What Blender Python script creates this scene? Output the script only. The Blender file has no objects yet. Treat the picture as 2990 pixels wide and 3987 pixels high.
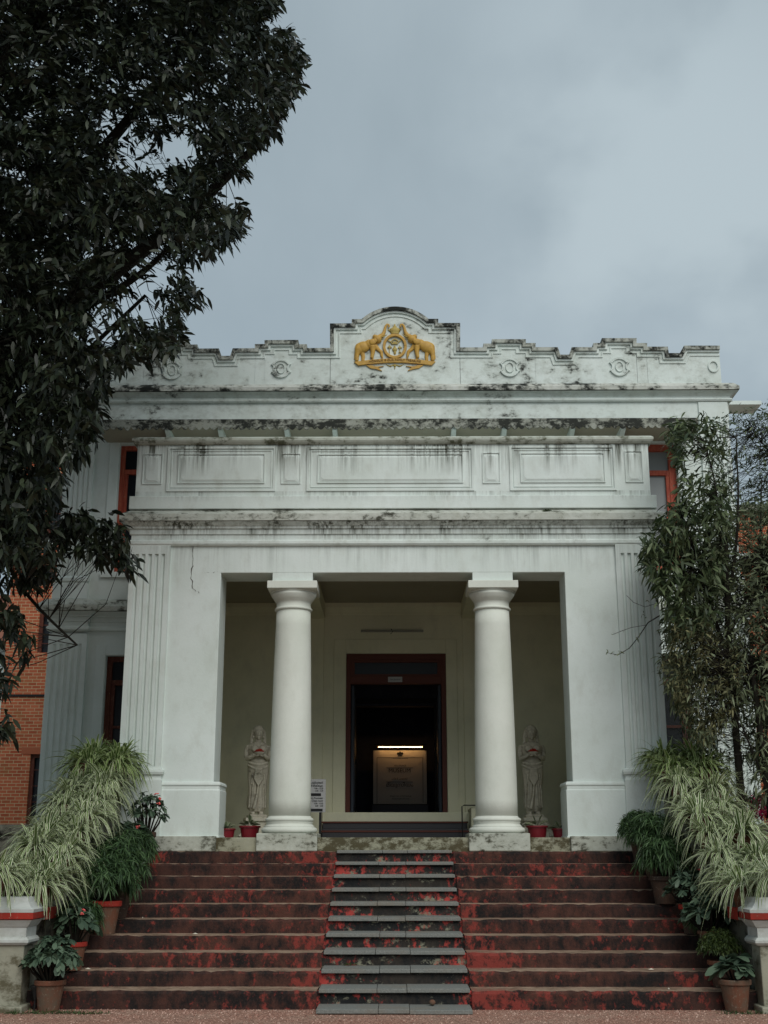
import bpy, bmesh, math, random
import numpy as np
from mathutils import Vector, Matrix
random.seed(7); RNG = np.random.default_rng(7)
R = math.radians
scene = bpy.context.scene
col = scene.collection

# ------------------------------------------------------------------ camera
FP = 4800.0; PITCH = math.atan(1317 / FP); CH = 1.6
YAW = math.atan(46 * math.cos(PITCH) / FP)
cam_d = bpy.data.cameras.new("camera"); cam = bpy.data.objects.new("camera", cam_d)
col.objects.link(cam); scene.camera = cam
cam_d.sensor_fit = 'VERTICAL'; cam_d.sensor_height = 36.0
cam_d.lens = FP / 3987 * 36.0
cam_d.clip_end = 2000
cam.location = (0, 0, CH)
cam.rotation_euler = (R(90) + PITCH, 0, YAW)

def at(x, y, Y):
    """world (X, Z) on the plane at distance Y for a point of the photo (2990 wide)"""
    u = (x - 1495) / FP; v = -(y - 1993.5) / FP
    f = (-math.sin(YAW) * math.cos(PITCH), math.cos(YAW) * math.cos(PITCH), math.sin(PITCH))
    r = (math.cos(YAW), math.sin(YAW), 0)
    up = (math.sin(YAW) * math.sin(PITCH), -math.cos(YAW) * math.sin(PITCH), math.cos(PITCH))
    d = [f[i] + u * r[i] + v * up[i] for i in range(3)]
    t = Y / d[1]
    return t * d[0], CH + t * d[2]

# ------------------------------------------------------------------ world, overcast sky
SUN_EL, SUN_AZ = R(42), R(160)
w = bpy.data.worlds.new("World"); scene.world = w; w.use_nodes = True
nt = w.node_tree; nt.nodes.clear()
out = nt.nodes.new('ShaderNodeOutputWorld'); bg = nt.nodes.new('ShaderNodeBackground')
sky = nt.nodes.new('ShaderNodeTexSky'); sky.sky_type = 'NISHITA'; sky.sun_disc = False
sky.sun_elevation = SUN_EL; sky.sun_rotation = SUN_AZ
tc = nt.nodes.new('ShaderNodeTexCoord')
mp = nt.nodes.new('ShaderNodeMapping'); mp.inputs['Scale'].default_value = (1.0, 1.0, 1.3)
mp.inputs['Location'].default_value = (0.37, 0.35, -0.1)
n1 = nt.nodes.new('ShaderNodeTexNoise'); n1.inputs['Scale'].default_value = 1.5
n1.inputs['Detail'].default_value = 7; n1.inputs['Roughness'].default_value = 0.5; n1.inputs['Distortion'].default_value = 0.35
cr = nt.nodes.new('ShaderNodeValToRGB')
cr.color_ramp.elements[0].position = 0.40; cr.color_ramp.elements[0].color = (2.2, 2.72, 2.98, 1)
cr.color_ramp.elements[1].position = 0.66; cr.color_ramp.elements[1].color = (3.2, 3.8, 4.1, 1)
mx = nt.nodes.new('ShaderNodeMix'); mx.data_type = 'RGBA'; mx.inputs[0].default_value = 0.9
nt.links.new(tc.outputs['Generated'], mp.inputs[0]); nt.links.new(mp.outputs[0], n1.inputs['Vector'])
nt.links.new(n1.outputs['Fac'], cr.inputs[0])
nt.links.new(sky.outputs[0], mx.inputs[6]); nt.links.new(cr.outputs[0], mx.inputs[7])
dp = nt.nodes.new('ShaderNodeVectorMath'); dp.operation = 'DOT_PRODUCT'; dp.inputs[1].default_value = (0.235, 0.86, 0.452)
nt.links.new(tc.outputs['Generated'], dp.inputs[0])
mr = nt.nodes.new('ShaderNodeMapRange'); mr.interpolation_type = 'SMOOTHSTEP'; nt.links.new(dp.outputs['Value'], mr.inputs[0]); mr.inputs[1].default_value = .962; mr.inputs[2].default_value = 1.0
n2 = nt.nodes.new('ShaderNodeTexNoise'); n2.inputs['Scale'].default_value = 5.5; n2.inputs['Detail'].default_value = 5; n2.inputs['Roughness'].default_value = .45; nt.links.new(mp.outputs[0], n2.inputs['Vector'])
r2 = nt.nodes.new('ShaderNodeMapRange'); r2.interpolation_type = 'SMOOTHSTEP'; nt.links.new(n2.outputs['Fac'], r2.inputs[0]); r2.inputs[1].default_value = .40; r2.inputs[2].default_value = .62
mu = nt.nodes.new('ShaderNodeMath'); mu.operation = 'MULTIPLY'; nt.links.new(mr.outputs[0], mu.inputs[0]); nt.links.new(r2.outputs[0], mu.inputs[1])
m3 = nt.nodes.new('ShaderNodeMix'); m3.data_type = 'RGBA'; nt.links.new(mu.outputs[0], m3.inputs[0]); nt.links.new(mx.outputs[2], m3.inputs[6]); m3.inputs[7].default_value = (3.5, 4.15, 4.5, 1)
nt.links.new(m3.outputs[2], bg.inputs[0]); bg.inputs[1].default_value = 0.1
nt.links.new(bg.outputs[0], out.inputs[0])
sun_d = bpy.data.lights.new("sun", 'SUN'); sun = bpy.data.objects.new("sun", sun_d); col.objects.link(sun)
sun_d.energy = 1.5; sun_d.angle = R(45); sun_d.color = (1.0, 0.98, 0.93)
sd = Vector((math.sin(SUN_AZ) * math.cos(SUN_EL), math.cos(SUN_AZ) * math.cos(SUN_EL), math.sin(SUN_EL)))
sun.rotation_euler = sd.to_track_quat('Z', 'Y').to_euler()
scene.view_settings.view_transform = 'Standard'; scene.view_settings.look = 'None'
scene.view_settings.exposure = 0.42; scene.view_settings.gamma = 1.0
scene.cycles.max_bounces = 8; scene.cycles.diffuse_bounces = 4

# ------------------------------------------------------------------ material helpers
class NG:
    def __init__(s, name):
        s.m = bpy.data.materials.new(name); s.m.use_nodes = True
        s.t = s.m.node_tree; s.b = s.t.nodes['Principled BSDF']
    def n(s, t, **k):
        o = s.t.nodes.new(t)
        for a, v in k.items():
            if a.startswith('i_'): o.inputs[a[2:]].default_value = v
            else: setattr(o, a, v)
        return o
    def l(s, a, b): s.t.links.new(a, b)
    def pos(s):
        if not hasattr(s, '_p'): s._p = s.n('ShaderNodeNewGeometry').outputs['Position']
        return s._p
    def noise(s, scale, detail=4, rough=.55, sc=(1, 1, 1), dist=0, loc=(0, 0, 0)):
        m = s.n('ShaderNodeMapping'); m.inputs['Scale'].default_value = sc; m.inputs['Location'].default_value = loc
        s.l(s.pos(), m.inputs[0])
        o = s.n('ShaderNodeTexNoise'); o.inputs['Scale'].default_value = scale
        o.inputs['Detail'].default_value = detail; o.inputs['Roughness'].default_value = rough
        o.inputs['Distortion'].default_value = dist
        s.l(m.outputs[0], o.inputs['Vector']); return o.outputs['Fac']
    def math(s, op, a, b=None, clamp=False):
        o = s.n('ShaderNodeMath', operation=op, use_clamp=clamp)
        for i, v in enumerate((a, b)):
            if v is None: continue
            if isinstance(v, (int, float)): o.inputs[i].default_value = v
            else: s.l(v, o.inputs[i])
        return o.outputs[0]
    def rng(s, v, a, b, c=0., d=1.):
        o = s.n('ShaderNodeMapRange'); s.l(v, o.inputs[0])
        for i, x in enumerate((a, b, c, d)): o.inputs[i + 1].default_value = x
        return o.outputs[0]
    def mix(s, f, a, b):
        o = s.n('ShaderNodeMix', data_type='RGBA')
        if isinstance(f, (int, float)): o.inputs[0].default_value = f
        else: s.l(f, o.inputs[0])
        for i, v in ((6, a), (7, b)):
            if isinstance(v, tuple): o.inputs[i].default_value = (*v, 1)
            else: s.l(v, o.inputs[i])
        return o.outputs[2]
    def bump(s, h, strength=.3, dist=.01):
        o = s.n('ShaderNodeBump'); o.inputs['Strength'].default_value = strength
        o.inputs['Distance'].default_value = dist; s.l(h, o.inputs['Height'])
        s.l(o.outputs[0], s.b.inputs['Normal'])
    def fin(s, c, rough=.8, spec=.3):
        if isinstance(c, tuple): s.b.inputs['Base Color'].default_value = (*c, 1)
        else: s.l(c, s.b.inputs['Base Color'])
        s.b.inputs['Roughness'].default_value = rough
        s.b.inputs['Specular IOR Level'].default_value = spec
        return s.m

WHITE = (.70, .76, .728)
MOLD = (.018, .02, .017)
def plaster(name, base=WHITE, mold=0.0, mscale=3.0, bands=(), grime=.25, moldcol=MOLD, blocky=False):
    """painted lime plaster; bands = (z_top, length, strength) runs of dark drips below an edge"""
    g = NG(name)
    big = g.noise(.9, 5, .6); fine = g.noise(28, 4, .7); mid = g.noise(4.5, 6, .65, (1, 1, .55))
    c = g.mix(g.rng(big, .35, .7), base, tuple(v * f for v, f in zip(base, (.87, .885, .86))))
    c = g.mix(g.math('MULTIPLY', g.rng(mid, .5, .78), grime), c, (.36, .36, .29))
    c = g.mix(g.math('MULTIPLY', g.rng(fine, .55, .8), .12), c, (.3, .3, .27))
    if bands:
        z = g.n('ShaderNodeSeparateXYZ'); g.l(g.pos(), z.inputs[0]); zz = z.outputs[2]
        st = g.noise(9, 4, .7, (1.6, 1.6, .05)); st2 = g.noise(2.2, 3, .5, (1, 1, .2), loc=(4, 1, 2)); st3 = g.noise(40, 2, .6, (1, 1, .06))
        for zt, ln, sg in bands:
            below = g.math('LESS_THAN', zz, zt)
            fall = g.rng(zz, zt - ln, zt, 0, 1)
            f = g.math('MULTIPLY', g.math('MULTIPLY', below, fall), g.math('ADD', g.rng(st, .42, .66), g.math('MULTIPLY', g.rng(st3, .5, .72), .5)))
            f = g.math('MULTIPLY', f, g.rng(st2, .36, .6, .1, 1))
            f = g.math('MULTIPLY', f, sg, clamp=True)
            c = g.mix(f, c, (.075, .08, .058))
    if mold > 0:
        a = g.noise(mscale, 9, .72, (1, 1, 1.5) if not blocky else (1, 1, .8)); b2 = g.noise(mscale * .28, 3, .5, loc=(7, 3, 1))
        hi = .72 - mold * .22
        v = g.math('ADD', g.math('MULTIPLY', a, .7), g.math('MULTIPLY', b2, .42))
        f = g.rng(v, hi - .045, hi + .045)
        soft = g.rng(v, hi - .16, hi + .05, 0, .5)
        c = g.mix(soft, c, (.2, .2, .15))
        c = g.mix(f, c, moldcol)
    g.bump(g.math('ADD', fine, g.math('MULTIPLY', mid, .6)), .35, .006)
    return g.fin(c, .85, .25)

M = {}
M['wall'] = plaster('painted_plaster', mold=.0)
M['portico'] = plaster('portico_plaster', mold=.0, bands=((6.54, .36, .85), (6.18, .5, .35)), grime=.3)
M['balustrade'] = plaster('balustrade_plaster', mold=.0, bands=((7.84, .55, 1.4), (7.06, .2, .6)), grime=.35)
M['entab'] = plaster('entablature_plaster', mold=.08, mscale=5, bands=((6.56, .34, 1.5),), grime=.4)
M['lip'] = plaster('weathered_ledge', base=(.56, .58, .53), mold=.42, mscale=6, grime=.7, moldcol=(.06, .06, .045))
M['cap'] = plaster('weathered_cap', base=(.52, .55, .49), mold=.4, mscale=7, grime=.8, moldcol=(.09, .095, .06))
M['coping'] = plaster('mould_blackened_coping', base=(.52, .54, .5), mold=.72, mscale=5, grime=.6, blocky=True)
M['upper_lip'] = plaster('mould_spotted_cornice', base=(.6, .61, .57), mold=.62, mscale=4.5, grime=.7)
M['parapet'] = plaster('parapet_plaster', mold=.17, mscale=4.5, grime=.3)
M['frieze'] = plaster('frieze_plaster', mold=.17, mscale=4, grime=.3)
M['awning'] = plaster('blackened_awning', base=(.36, .37, .33), mold=.78, mscale=7, grime=.9, moldcol=(.028, .03, .025))
M['plinth'] = plaster('mossy_plinth', base=(.34, .33, .24), mold=.72, mscale=7, grime=1.0, moldcol=(.075, .065, .035))
M['plinth_pale'] = plaster('pale_mossy_plinth', base=(.5, .52, .46), mold=.42, mscale=8, grime=.8, moldcol=(.07, .07, .05))
M['column'] = plaster('column_paint', base=(.7, .72, .655), mold=.0, grime=.18)
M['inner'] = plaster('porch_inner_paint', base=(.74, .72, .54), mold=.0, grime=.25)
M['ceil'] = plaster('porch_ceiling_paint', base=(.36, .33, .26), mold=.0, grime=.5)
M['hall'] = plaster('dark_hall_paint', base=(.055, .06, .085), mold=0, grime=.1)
M['pier'] = plaster('stained_pier', base=(.34, .33, .26), mold=.4, mscale=3.5, grime=1.0, moldcol=(.1, .09, .055))
M['pier_white'] = plaster('whitewashed_pier_cap', base=(.52, .54, .52), mold=.2, mscale=5, grime=.6, moldcol=(.06, .06, .045))
M['stairwall'] = plaster('green_stained_wall', base=(.2, .2, .16), mold=.35, mscale=2.5, grime=1.0, moldcol=(.035, .035, .03))
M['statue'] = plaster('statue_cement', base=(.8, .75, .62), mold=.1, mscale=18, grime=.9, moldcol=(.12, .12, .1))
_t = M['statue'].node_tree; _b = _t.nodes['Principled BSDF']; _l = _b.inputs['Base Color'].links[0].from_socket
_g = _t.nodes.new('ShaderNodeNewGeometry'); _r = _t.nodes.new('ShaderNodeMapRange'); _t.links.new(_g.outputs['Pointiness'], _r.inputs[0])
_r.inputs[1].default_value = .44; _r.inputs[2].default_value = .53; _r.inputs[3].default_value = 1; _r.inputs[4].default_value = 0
_m = _t.nodes.new('ShaderNodeMix'); _m.data_type = 'RGBA'; _t.links.new(_r.outputs[0], _m.inputs[0]); _t.links.new(_l, _m.inputs[6]); _m.inputs[7].default_value = (.24, .2, .14, 1)  # carved shading painted into the colour: hollows of the figure tinted darker by pointiness
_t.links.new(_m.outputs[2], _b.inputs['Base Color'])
M['stonecap'] = plaster('rough_stone_cap', base=(.16, .16, .13), mold=.35, mscale=6, grime=1.0, moldcol=(.03, .03, .025))

def worn(name, base, c2, red, th, pale=None, pth=.62, tint=(.10, .05, .035), dark=False, near=.07):
    g = NG(name)
    a = g.noise(7, 8, .75, (1, 1, .55)); b = g.noise(11, 8, .72, (1, 1, .75), .1, (3, 1, 2)); c0 = g.noise(1.1, 3, .5, loc=(9, 2, 1)); d = g.noise(34, 5, .75)
    a2 = g.noise(1.6, 4, .6, (1, 1, 1.4), loc=(2, 5, 3))
    c = g.mix(g.rng(g.math('ADD', g.math('MULTIPLY', a, .65), g.math('MULTIPLY', a2, .5)), .5, .66), base, c2)
    c = g.mix(g.math('MULTIPLY', g.rng(d, .52, .72), .45), c, tint)
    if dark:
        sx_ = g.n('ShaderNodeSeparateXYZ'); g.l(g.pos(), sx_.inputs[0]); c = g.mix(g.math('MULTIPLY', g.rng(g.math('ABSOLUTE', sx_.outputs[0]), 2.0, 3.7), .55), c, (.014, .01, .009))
    if pale:
        e = g.noise(6, 7, .75, (.9, 1, 1.3), loc=(1, 8, 4)); c = g.mix(g.rng(g.math('ADD', e, g.math('MULTIPLY', c0, .3)), pth, pth + .07), c, pale)
    v = g.math('ADD', g.math('MULTIPLY', b, .75), g.math('MULTIPLY', c0, .4))
    if near:
        sx2 = g.n('ShaderNodeSeparateXYZ'); g.l(g.pos(), sx2.inputs[0]); ax_ = g.math('ABSOLUTE', g.math('ADD', sx2.outputs[0], .02))
        v = g.math('ADD', v, g.math('MULTIPLY', g.math('MULTIPLY', g.rng(ax_, .5, .8), g.rng(ax_, .9, 1.5, 1, 0)), near))
    c = g.mix(g.rng(v, th - .03, th + .05), c, red)
    g.bump(g.math('ADD', d, g.math('MULTIPLY', a, 1.5)), .6, .012)
    return g.fin(c, .8, .25)
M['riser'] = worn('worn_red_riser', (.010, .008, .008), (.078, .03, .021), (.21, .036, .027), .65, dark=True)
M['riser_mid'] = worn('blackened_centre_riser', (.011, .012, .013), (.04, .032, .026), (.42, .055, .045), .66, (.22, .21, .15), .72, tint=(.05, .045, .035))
M['tread'] = worn('dusty_tread', (.16, .105, .07), (.34, .24, .17), (.26, .10, .07), .68, tint=(.36, .27, .2))
g = NG('granite_slab'); a = g.noise(60, 4, .8); b = g.noise(2.5, 5, .6)
c = g.mix(g.rng(a, .35, .7), (.13, .135, .125), (.24, .245, .225)); c = g.mix(g.math('MULTIPLY', g.rng(b, .45, .7), .6), c, (.2, .16, .12)); g.bump(a, .3, .004)
M['slab'] = g.fin(c, .75, .3)
g = NG('red_gravel'); a = g.noise(38, 5, .75); b = g.noise(1.5, 4, .6)
vo = g.n('ShaderNodeTexVoronoi'); vo.inputs['Scale'].default_value = 45; g.l(g.pos(), vo.inputs['Vector'])
c = g.mix(g.rng(a, .35, .68), (.3, .13, .09), (.66, .4, .3)); c = g.mix(g.rng(b, .4, .7, 0, .5), c, (.5, .37, .28))
c = g.mix(g.rng(vo.outputs['Distance'], .35, .7, 0, .6), c, (.09, .045, .035)); g.bump(g.math('ADD', a, vo.outputs['Distance']), .8, .02)
M['gravel'] = g.fin(c, .95, .15)
g = NG('pebble'); a = g.noise(22, 2, .5); M['pebble'] = g.fin(g.mix(g.rng(a, .38, .62), (.2, .07, .05), (.6, .42, .34)), .9, .2)
g = NG('terrace_soil'); a = g.noise(8, 5, .7); M['terrace'] = g.fin(g.mix(a, (.03, .045, .02), (.08, .08, .04)), .95, .1)

g = NG('gold_paint'); a = g.noise(12, 4, .6); b = g.noise(50, 3, .6)
c = g.mix(g.rng(a, .35, .7), (.56, .33, .06), (.42, .24, .05)); c = g.mix(g.rng(b, .6, .8, 0, .35), c, (.2, .12, .04)); M['gold'] = g.fin(c, .55, .4)
g = NG('old_gold'); a = g.noise(14, 4, .6); M['gold2'] = g.fin(g.mix(a, (.5, .38, .1), (.34, .26, .08)), .6, .4)

def wood(name, c1, c2):
    g = NG(name); a = g.noise(6, 6, .7, (3, 3, .6)); b = g.noise(25, 4, .7, (1, 1, .5))
    c = g.mix(g.rng(a, .38, .62), c1, c2); c = g.mix(g.rng(b, .58, .72, 0, .7), c, (.33, .22, .16)); g.bump(a, .3, .004); return g.fin(c, .7, .3)
M['redwood'] = wood('peeling_red_wood', (.3, .05, .03), (.42, .1, .055))
M['brownwood'] = wood('dark_red_wood', (.085, .022, .015), (.13, .04, .022))
M['doorwood'] = NG('door_frame_wood').fin((.1, .028, .018), .6, .3)
M['doorleaf'] = NG('blue_black_door').fin((.03, .04, .055), .5, .3)
def flat(name, c, rough=.7, spec=.3): return NG(name).fin(c, rough, spec)
M['black'] = flat('black_iron', (.012, .012, .012), .6)
M['ink'] = flat('sign_ink', (.02, .02, .022), .8)
M['paper'] = flat('sign_board_white', (.42, .42, .42), .7)
M['glass_dark'] = flat('dark_window_glass', (.012, .015, .02), .35, .25)
M['glass_frost'] = flat('frosted_window_glass', (.2, .215, .215), .35, .4)
M['mesh'] = flat('dark_wire_mesh', (.02, .022, .02), .7)
M['tube'] = flat('unlit_tube_lamp', (.3, .3, .26), .5)
M['board'] = flat('museum_board_face', (.62, .6, .55), .6)
M['desk'] = flat('board_base_grey', (.13, .135, .16), .6)
M['soil'] = flat('potting_soil', (.03, .022, .016), .95)
M['petal_red'] = flat('red_petal', (.5, .035, .02), .6)
M['petal_pink'] = flat('coral_petal', (.75, .13, .12), .6)
M['petal_magenta'] = flat('magenta_petal', (.75, .03, .17), .6)
M['petal_pale'] = flat('pale_petal', (.6, .55, .45), .7)
M['bark'] = NG('bark').fin((.02, .018, .014), .9, .1)
def emit(name, c, s):
    g = NG(name); g.b.inputs['Emission Color'].default_value = (*c, 1); g.b.inputs['Emission Strength'].default_value = s; return g.fin(c, .5)
M['lamp'] = emit('lit_tube', (1.0, .5, .17), 15)

def pot_mat(name, c1, c2):
    g = NG(name); a = g.noise(6, 5, .65); b = g.noise(35, 3, .6)
    c = g.mix(g.rng(a, .35, .65), c1, c2); c = g.mix(g.rng(b, .6, .75, 0, .5), c, (.3, .28, .22)); g.bump(b, .3, .004); return g.fin(c, .85, .2)
M['terracotta'] = pot_mat('weathered_terracotta', (.17, .065, .038), (.1, .055, .035))
M['claygrey'] = pot_mat('dusty_clay', (.11, .085, .06), (.15, .06, .035))
M['redpot'] = pot_mat('red_painted_clay', (.34, .03, .02), (.24, .03, .02))
M['darkpot'] = pot_mat('dark_clay', (.04, .03, .025), (.08, .045, .03))
M['plastic'] = flat('dark_red_plastic', (.17, .008, .016), .35, .5)

def leafmat(name, dark, light, edge=None, ew=.3, rough=.5, tr=.25):
    g = NG(name)
    at_ = g.n('ShaderNodeAttribute', attribute_name='rnd')
    c = g.mix(at_.outputs['Fac'], dark, light)
    if edge:
        uv = g.n('ShaderNodeUVMap'); s = g.n('ShaderNodeSeparateXYZ'); g.l(uv.outputs[0], s.inputs[0])
        d = g.math('ABSOLUTE', g.math('SUBTRACT', s.outputs[0], .5))
        f = g.math('GREATER_THAN', d, ew); c = g.mix(f, c, edge)
    m = g.fin(c, rough, .35)
    # light passing through thin leaves
    tl = g.n('ShaderNodeBsdfTranslucent'); ms = g.n('ShaderNodeMixShader'); ms.inputs[0].default_value = tr
    if isinstance(c, tuple): tl.inputs[0].default_value = (*c, 1)
    else: g.l(c, tl.inputs[0])
    g.l(g.b.outputs[0], ms.inputs[1]); g.l(tl.outputs[0], ms.inputs[2])
    g.l(ms.outputs[0], g.t.nodes['Material Output'].inputs[0]); return m
M['leaf_mango'] = leafmat('mango_leaf', (.007, .011, .006), (.038, .05, .026), rough=.42, tr=.12)
M['leaf_olive'] = leafmat('olive_leaf', (.045, .06, .028), (.24, .28, .16), rough=.55)
M['leaf_brown'] = leafmat('brownish_leaf', (.05, .055, .024), (.22, .21, .1), rough=.6)
M['leaf_young'] = leafmat('young_leaf', (.03, .05, .02), (.15, .19, .09), rough=.45)
M['leaf_spider'] = leafmat('striped_leaf', (.075, .13, .03), (.17, .25, .07), (.78, .8, .58), .32, .5)
M['leaf_spider2'] = leafmat('greener_striped_leaf', (.08, .14, .03), (.18, .27, .07), (.56, .62, .34), .34, .5)
M['leaf_fern'] = leafmat('feathery_leaf', (.022, .05, .018), (.09, .16, .06))
M['leaf_euph'] = leafmat('grey_green_leaf', (.035, .065, .04), (.13, .19, .12))
M['leaf_dome'] = leafmat('olive_green_fine_leaf', (.025, .045, .012), (.1, .14, .035))
M['leaf_pale'] = leafmat('cream_veined_leaf', (.1, .14, .07), (.2, .24, .14), (.36, .38, .26), .3)
M['leaf_grass'] = leafmat('grass_blade', (.03, .06, .02), (.1, .15, .05))

# brick
def brick(name):
    g = NG(name)
    s = g.n('ShaderNodeSeparateXYZ'); g.l(g.pos(), s.inputs[0])
    cm = g.n('ShaderNodeCombineXYZ'); g.l(g.math('ADD', s.outputs[0], s.outputs[1]), cm.inputs[0]); g.l(s.outputs[2], cm.inputs[1])
    b = g.n('ShaderNodeTexBrick'); g.l(cm.outputs[0], b.inputs['Vector'])
    b.inputs['Scale'].default_value = 1.0; b.inputs['Brick Width'].default_value = .235; b.inputs['Row Height'].default_value = .088
    b.inputs['Mortar Size'].default_value = .008; b.inputs['Mortar Smooth'].default_value = .2
    b.inputs['Color1'].default_value = (.36, .085, .042, 1); b.inputs['Color2'].default_value = (.5, .14, .07, 1); b.inputs['Mortar'].default_value = (.5, .4, .24, 1)
    a = g.noise(2, 5, .7); c = g.mix(g.rng(a, .5, .72, 0, .55), b.outputs['Color'], (.27, .15, .06))
    g.bump(b.outputs['Fac'], -.4, .01); return g.fin(c, .9, .15)
M['brick'] = brick('red_brick')
M['tile'] = flat('clay_roof_tile', (.2, .08, .05), .9)

# ------------------------------------------------------------------ mesh builder
class MB:
    def __init__(s): s.v = []; s.f = []
    def add(s, vs, fs):
        o = len(s.v); s.v += [tuple(x) for x in vs]; s.f += [tuple(o + i for i in f) for f in fs]; return s
    def box(s, x0, x1, y0, y1, z0, z1):
        return s.add([(x0, y0, z0), (x1, y0, z0), (x1, y1, z0), (x0, y1, z0), (x0, y0, z1), (x1, y0, z1), (x1, y1, z1), (x0, y1, z1)],
                     [(0, 3, 2, 1), (4, 5, 6, 7), (0, 1, 5, 4), (1, 2, 6, 5), (2, 3, 7, 6), (3, 0, 4, 7)])
    def lathe(s, cx, cy, prof, n=40, cap=True):
        o = len(s.v); k = len(prof)
        for r, z in prof:
            for i in range(n):
                a = 2 * math.pi * i / n; s.v.append((cx + r * math.cos(a), cy + r * math.sin(a), z))
        for j in range(k - 1):
            for i in range(n):
                a, b = o + j * n + i, o + j * n + (i + 1) % n; s.f.append((a, b, b + n, a + n))
        if cap:
            s.f.append(tuple(o + i for i in reversed(range(n)))); s.f.append(tuple(o + (k - 1) * n + i for i in range(n)))
        return s
    def tube(s, pts, rads, n=6, cap=True):
        o = len(s.v); P = [Vector(p) for p in pts]
        for j, p in enumerate(P):
            d = (P[min(j + 1, len(P) - 1)] - P[max(j - 1, 0)]).normalized()
            u = d.cross(Vector((0, 0, 1)) if abs(d.z) < .9 else Vector((1, 0, 0))).normalized(); v = d.cross(u)
            r = rads[j] if isinstance(rads, (list, tuple)) else rads
            for i in range(n):
                a = 2 * math.pi * i / n; q = p + r * (math.cos(a) * u + math.sin(a) * v); s.v.append(tuple(q))
        for j in range(len(P) - 1):
            for i in range(n):
                a, b = o + j * n + i, o + j * n + (i + 1) % n; s.f.append((a, b, b + n, a + n))
        if cap:
            s.f.append(tuple(o + i for i in reversed(range(n)))); s.f.append(tuple(o + (len(P) - 1) * n + i for i in range(n)))
        return s
    def prism_xz(s, poly, y0, y1):
        """extrude an x-z outline from y0 (front) to y1"""
        n = len(poly); return s.add([(x, y0, z) for x, z in poly] + [(x, y1, z) for x, z in poly],
                     [tuple(range(n)), tuple(reversed(range(n, 2 * n)))] + [(i, i + n, (i + 1) % n + n, (i + 1) % n) for i in range(n)])
    def band_xz(s, outer, inner, y0, y1):
        """open band between two equal-length x-z polylines, with thickness"""
        n = len(outer); o = len(s.v)
        for p in (outer, inner):
            for y in (y0, y1): s.v += [(x, y, z) for x, z in p]
        A, B, C, D = o, o + n, o + 2 * n, o + 3 * n
        for i in range(n - 1):
            s.f += [(A + i, C + i, C + i + 1, A + i + 1), (A + i, A + i + 1, B + i + 1, B + i), (C + i, D + i, D + i + 1, C + i + 1), (B + i, B + i + 1, D + i + 1, D + i)]
        s.f += [(A, B, D, C), (A + n - 1, C + n - 1, D + n - 1, B + n - 1)]
        return s
    def profile_run(s, prof, path):
        """prof: (p, z); path: function p -> list of (x, y)"""
        o = len(s.v); k = len(path(0))
        for p, z in prof: s.v += [(x, y, z) for x, y in path(p)]
        for j in range(len(prof) - 1):
            for i in range(k - 1):
                a = o + j * k + i; s.f.append((a, a + 1, a + 1 + k, a + k))
        s.f.append(tuple(o + j * k for j in range(len(prof)))); s.f.append(tuple(o + j * k + k - 1 for j in reversed(range(len(prof)))))
        return s
    def wall(s, x0, x1, z0, z1, y0, y1, holes):
        xs = sorted({x0, x1, *[h[0] for h in holes], *[h[1] for h in holes]}); zs = sorted({z0, z1, *[h[2] for h in holes], *[h[3] for h in holes]})
        xs = [x for x in xs if x0 <= x <= x1]; zs = [z for z in zs if z0 <= z <= z1]
        def solid(i, j):
            if i < 0 or j < 0 or i >= len(xs) - 1 or j >= len(zs) - 1: return False
            cx, cz = (xs[i] + xs[i + 1]) / 2, (zs[j] + zs[j + 1]) / 2
            return not any(h[0] < cx < h[1] and h[2] < cz < h[3] for h in holes)
        for i in range(len(xs) - 1):
            for j in range(len(zs) - 1):
                if not solid(i, j): continue
                a, b, c, d = xs[i], xs[i + 1], zs[j], zs[j + 1]
                s.add([(a, y0, c), (b, y0, c), (b, y0, d), (a, y0, d), (a, y1, c), (b, y1, c), (b, y1, d), (a, y1, d)],
                      [(0, 1, 2, 3), (5, 4, 7, 6)] + ([(4, 0, 3, 7)] if not solid(i - 1, j) else []) + ([(1, 5, 6, 2)] if not solid(i + 1, j) else [])
                      + ([(4, 5, 1, 0)] if not solid(i, j - 1) else []) + ([(3, 2, 6, 7)] if not solid(i, j + 1) else []))
        return s
    def ellipsoid(s, c, r, n=14, m=9, tilt=0.0):
        o = len(s.v); ct, st = math.cos(tilt), math.sin(tilt)
        for j in range(m + 1):
            t = math.pi * j / m
            for i in range(n):
                a = 2 * math.pi * i / n
                x, y, z = r[0] * math.sin(t) * math.cos(a), r[1] * math.sin(t) * math.sin(a), r[2] * math.cos(t)
                s.v.append((c[0] + x * ct + z * st, c[1] + y, c[2] - x * st + z * ct))
        for j in range(m):
            for i in range(n):
                a, b = o + j * n + i, o + j * n + (i + 1) % n; s.f.append((a, a + n, b + n, b))
        return s
    def mesh(s, name):
        me = bpy.data.meshes.new(name); me.from_pydata(s.v, [], s.f); me.update(); return me
    def build(s, name, mat, parent=None, bev=0, smooth=False, remesh=0):
        if remesh:
            tmp = bpy.data.objects.new('tmp', s.mesh('tmp')); col.objects.link(tmp)
            md = tmp.modifiers.new('r', 'REMESH'); md.mode = 'VOXEL'; md.voxel_size = remesh; md.use_smooth_shade = True
            sm = tmp.modifiers.new('s', 'SMOOTH'); sm.factor = .5; sm.iterations = 2
            dg = bpy.context.evaluated_depsgraph_get(); me = bpy.data.meshes.new_from_object(tmp.evaluated_get(dg)); me.name = name
            bpy.data.objects.remove(tmp); smooth = True
        else: me = s.mesh(name)
        return link(name, me, mat, parent, bev, smooth)

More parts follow.
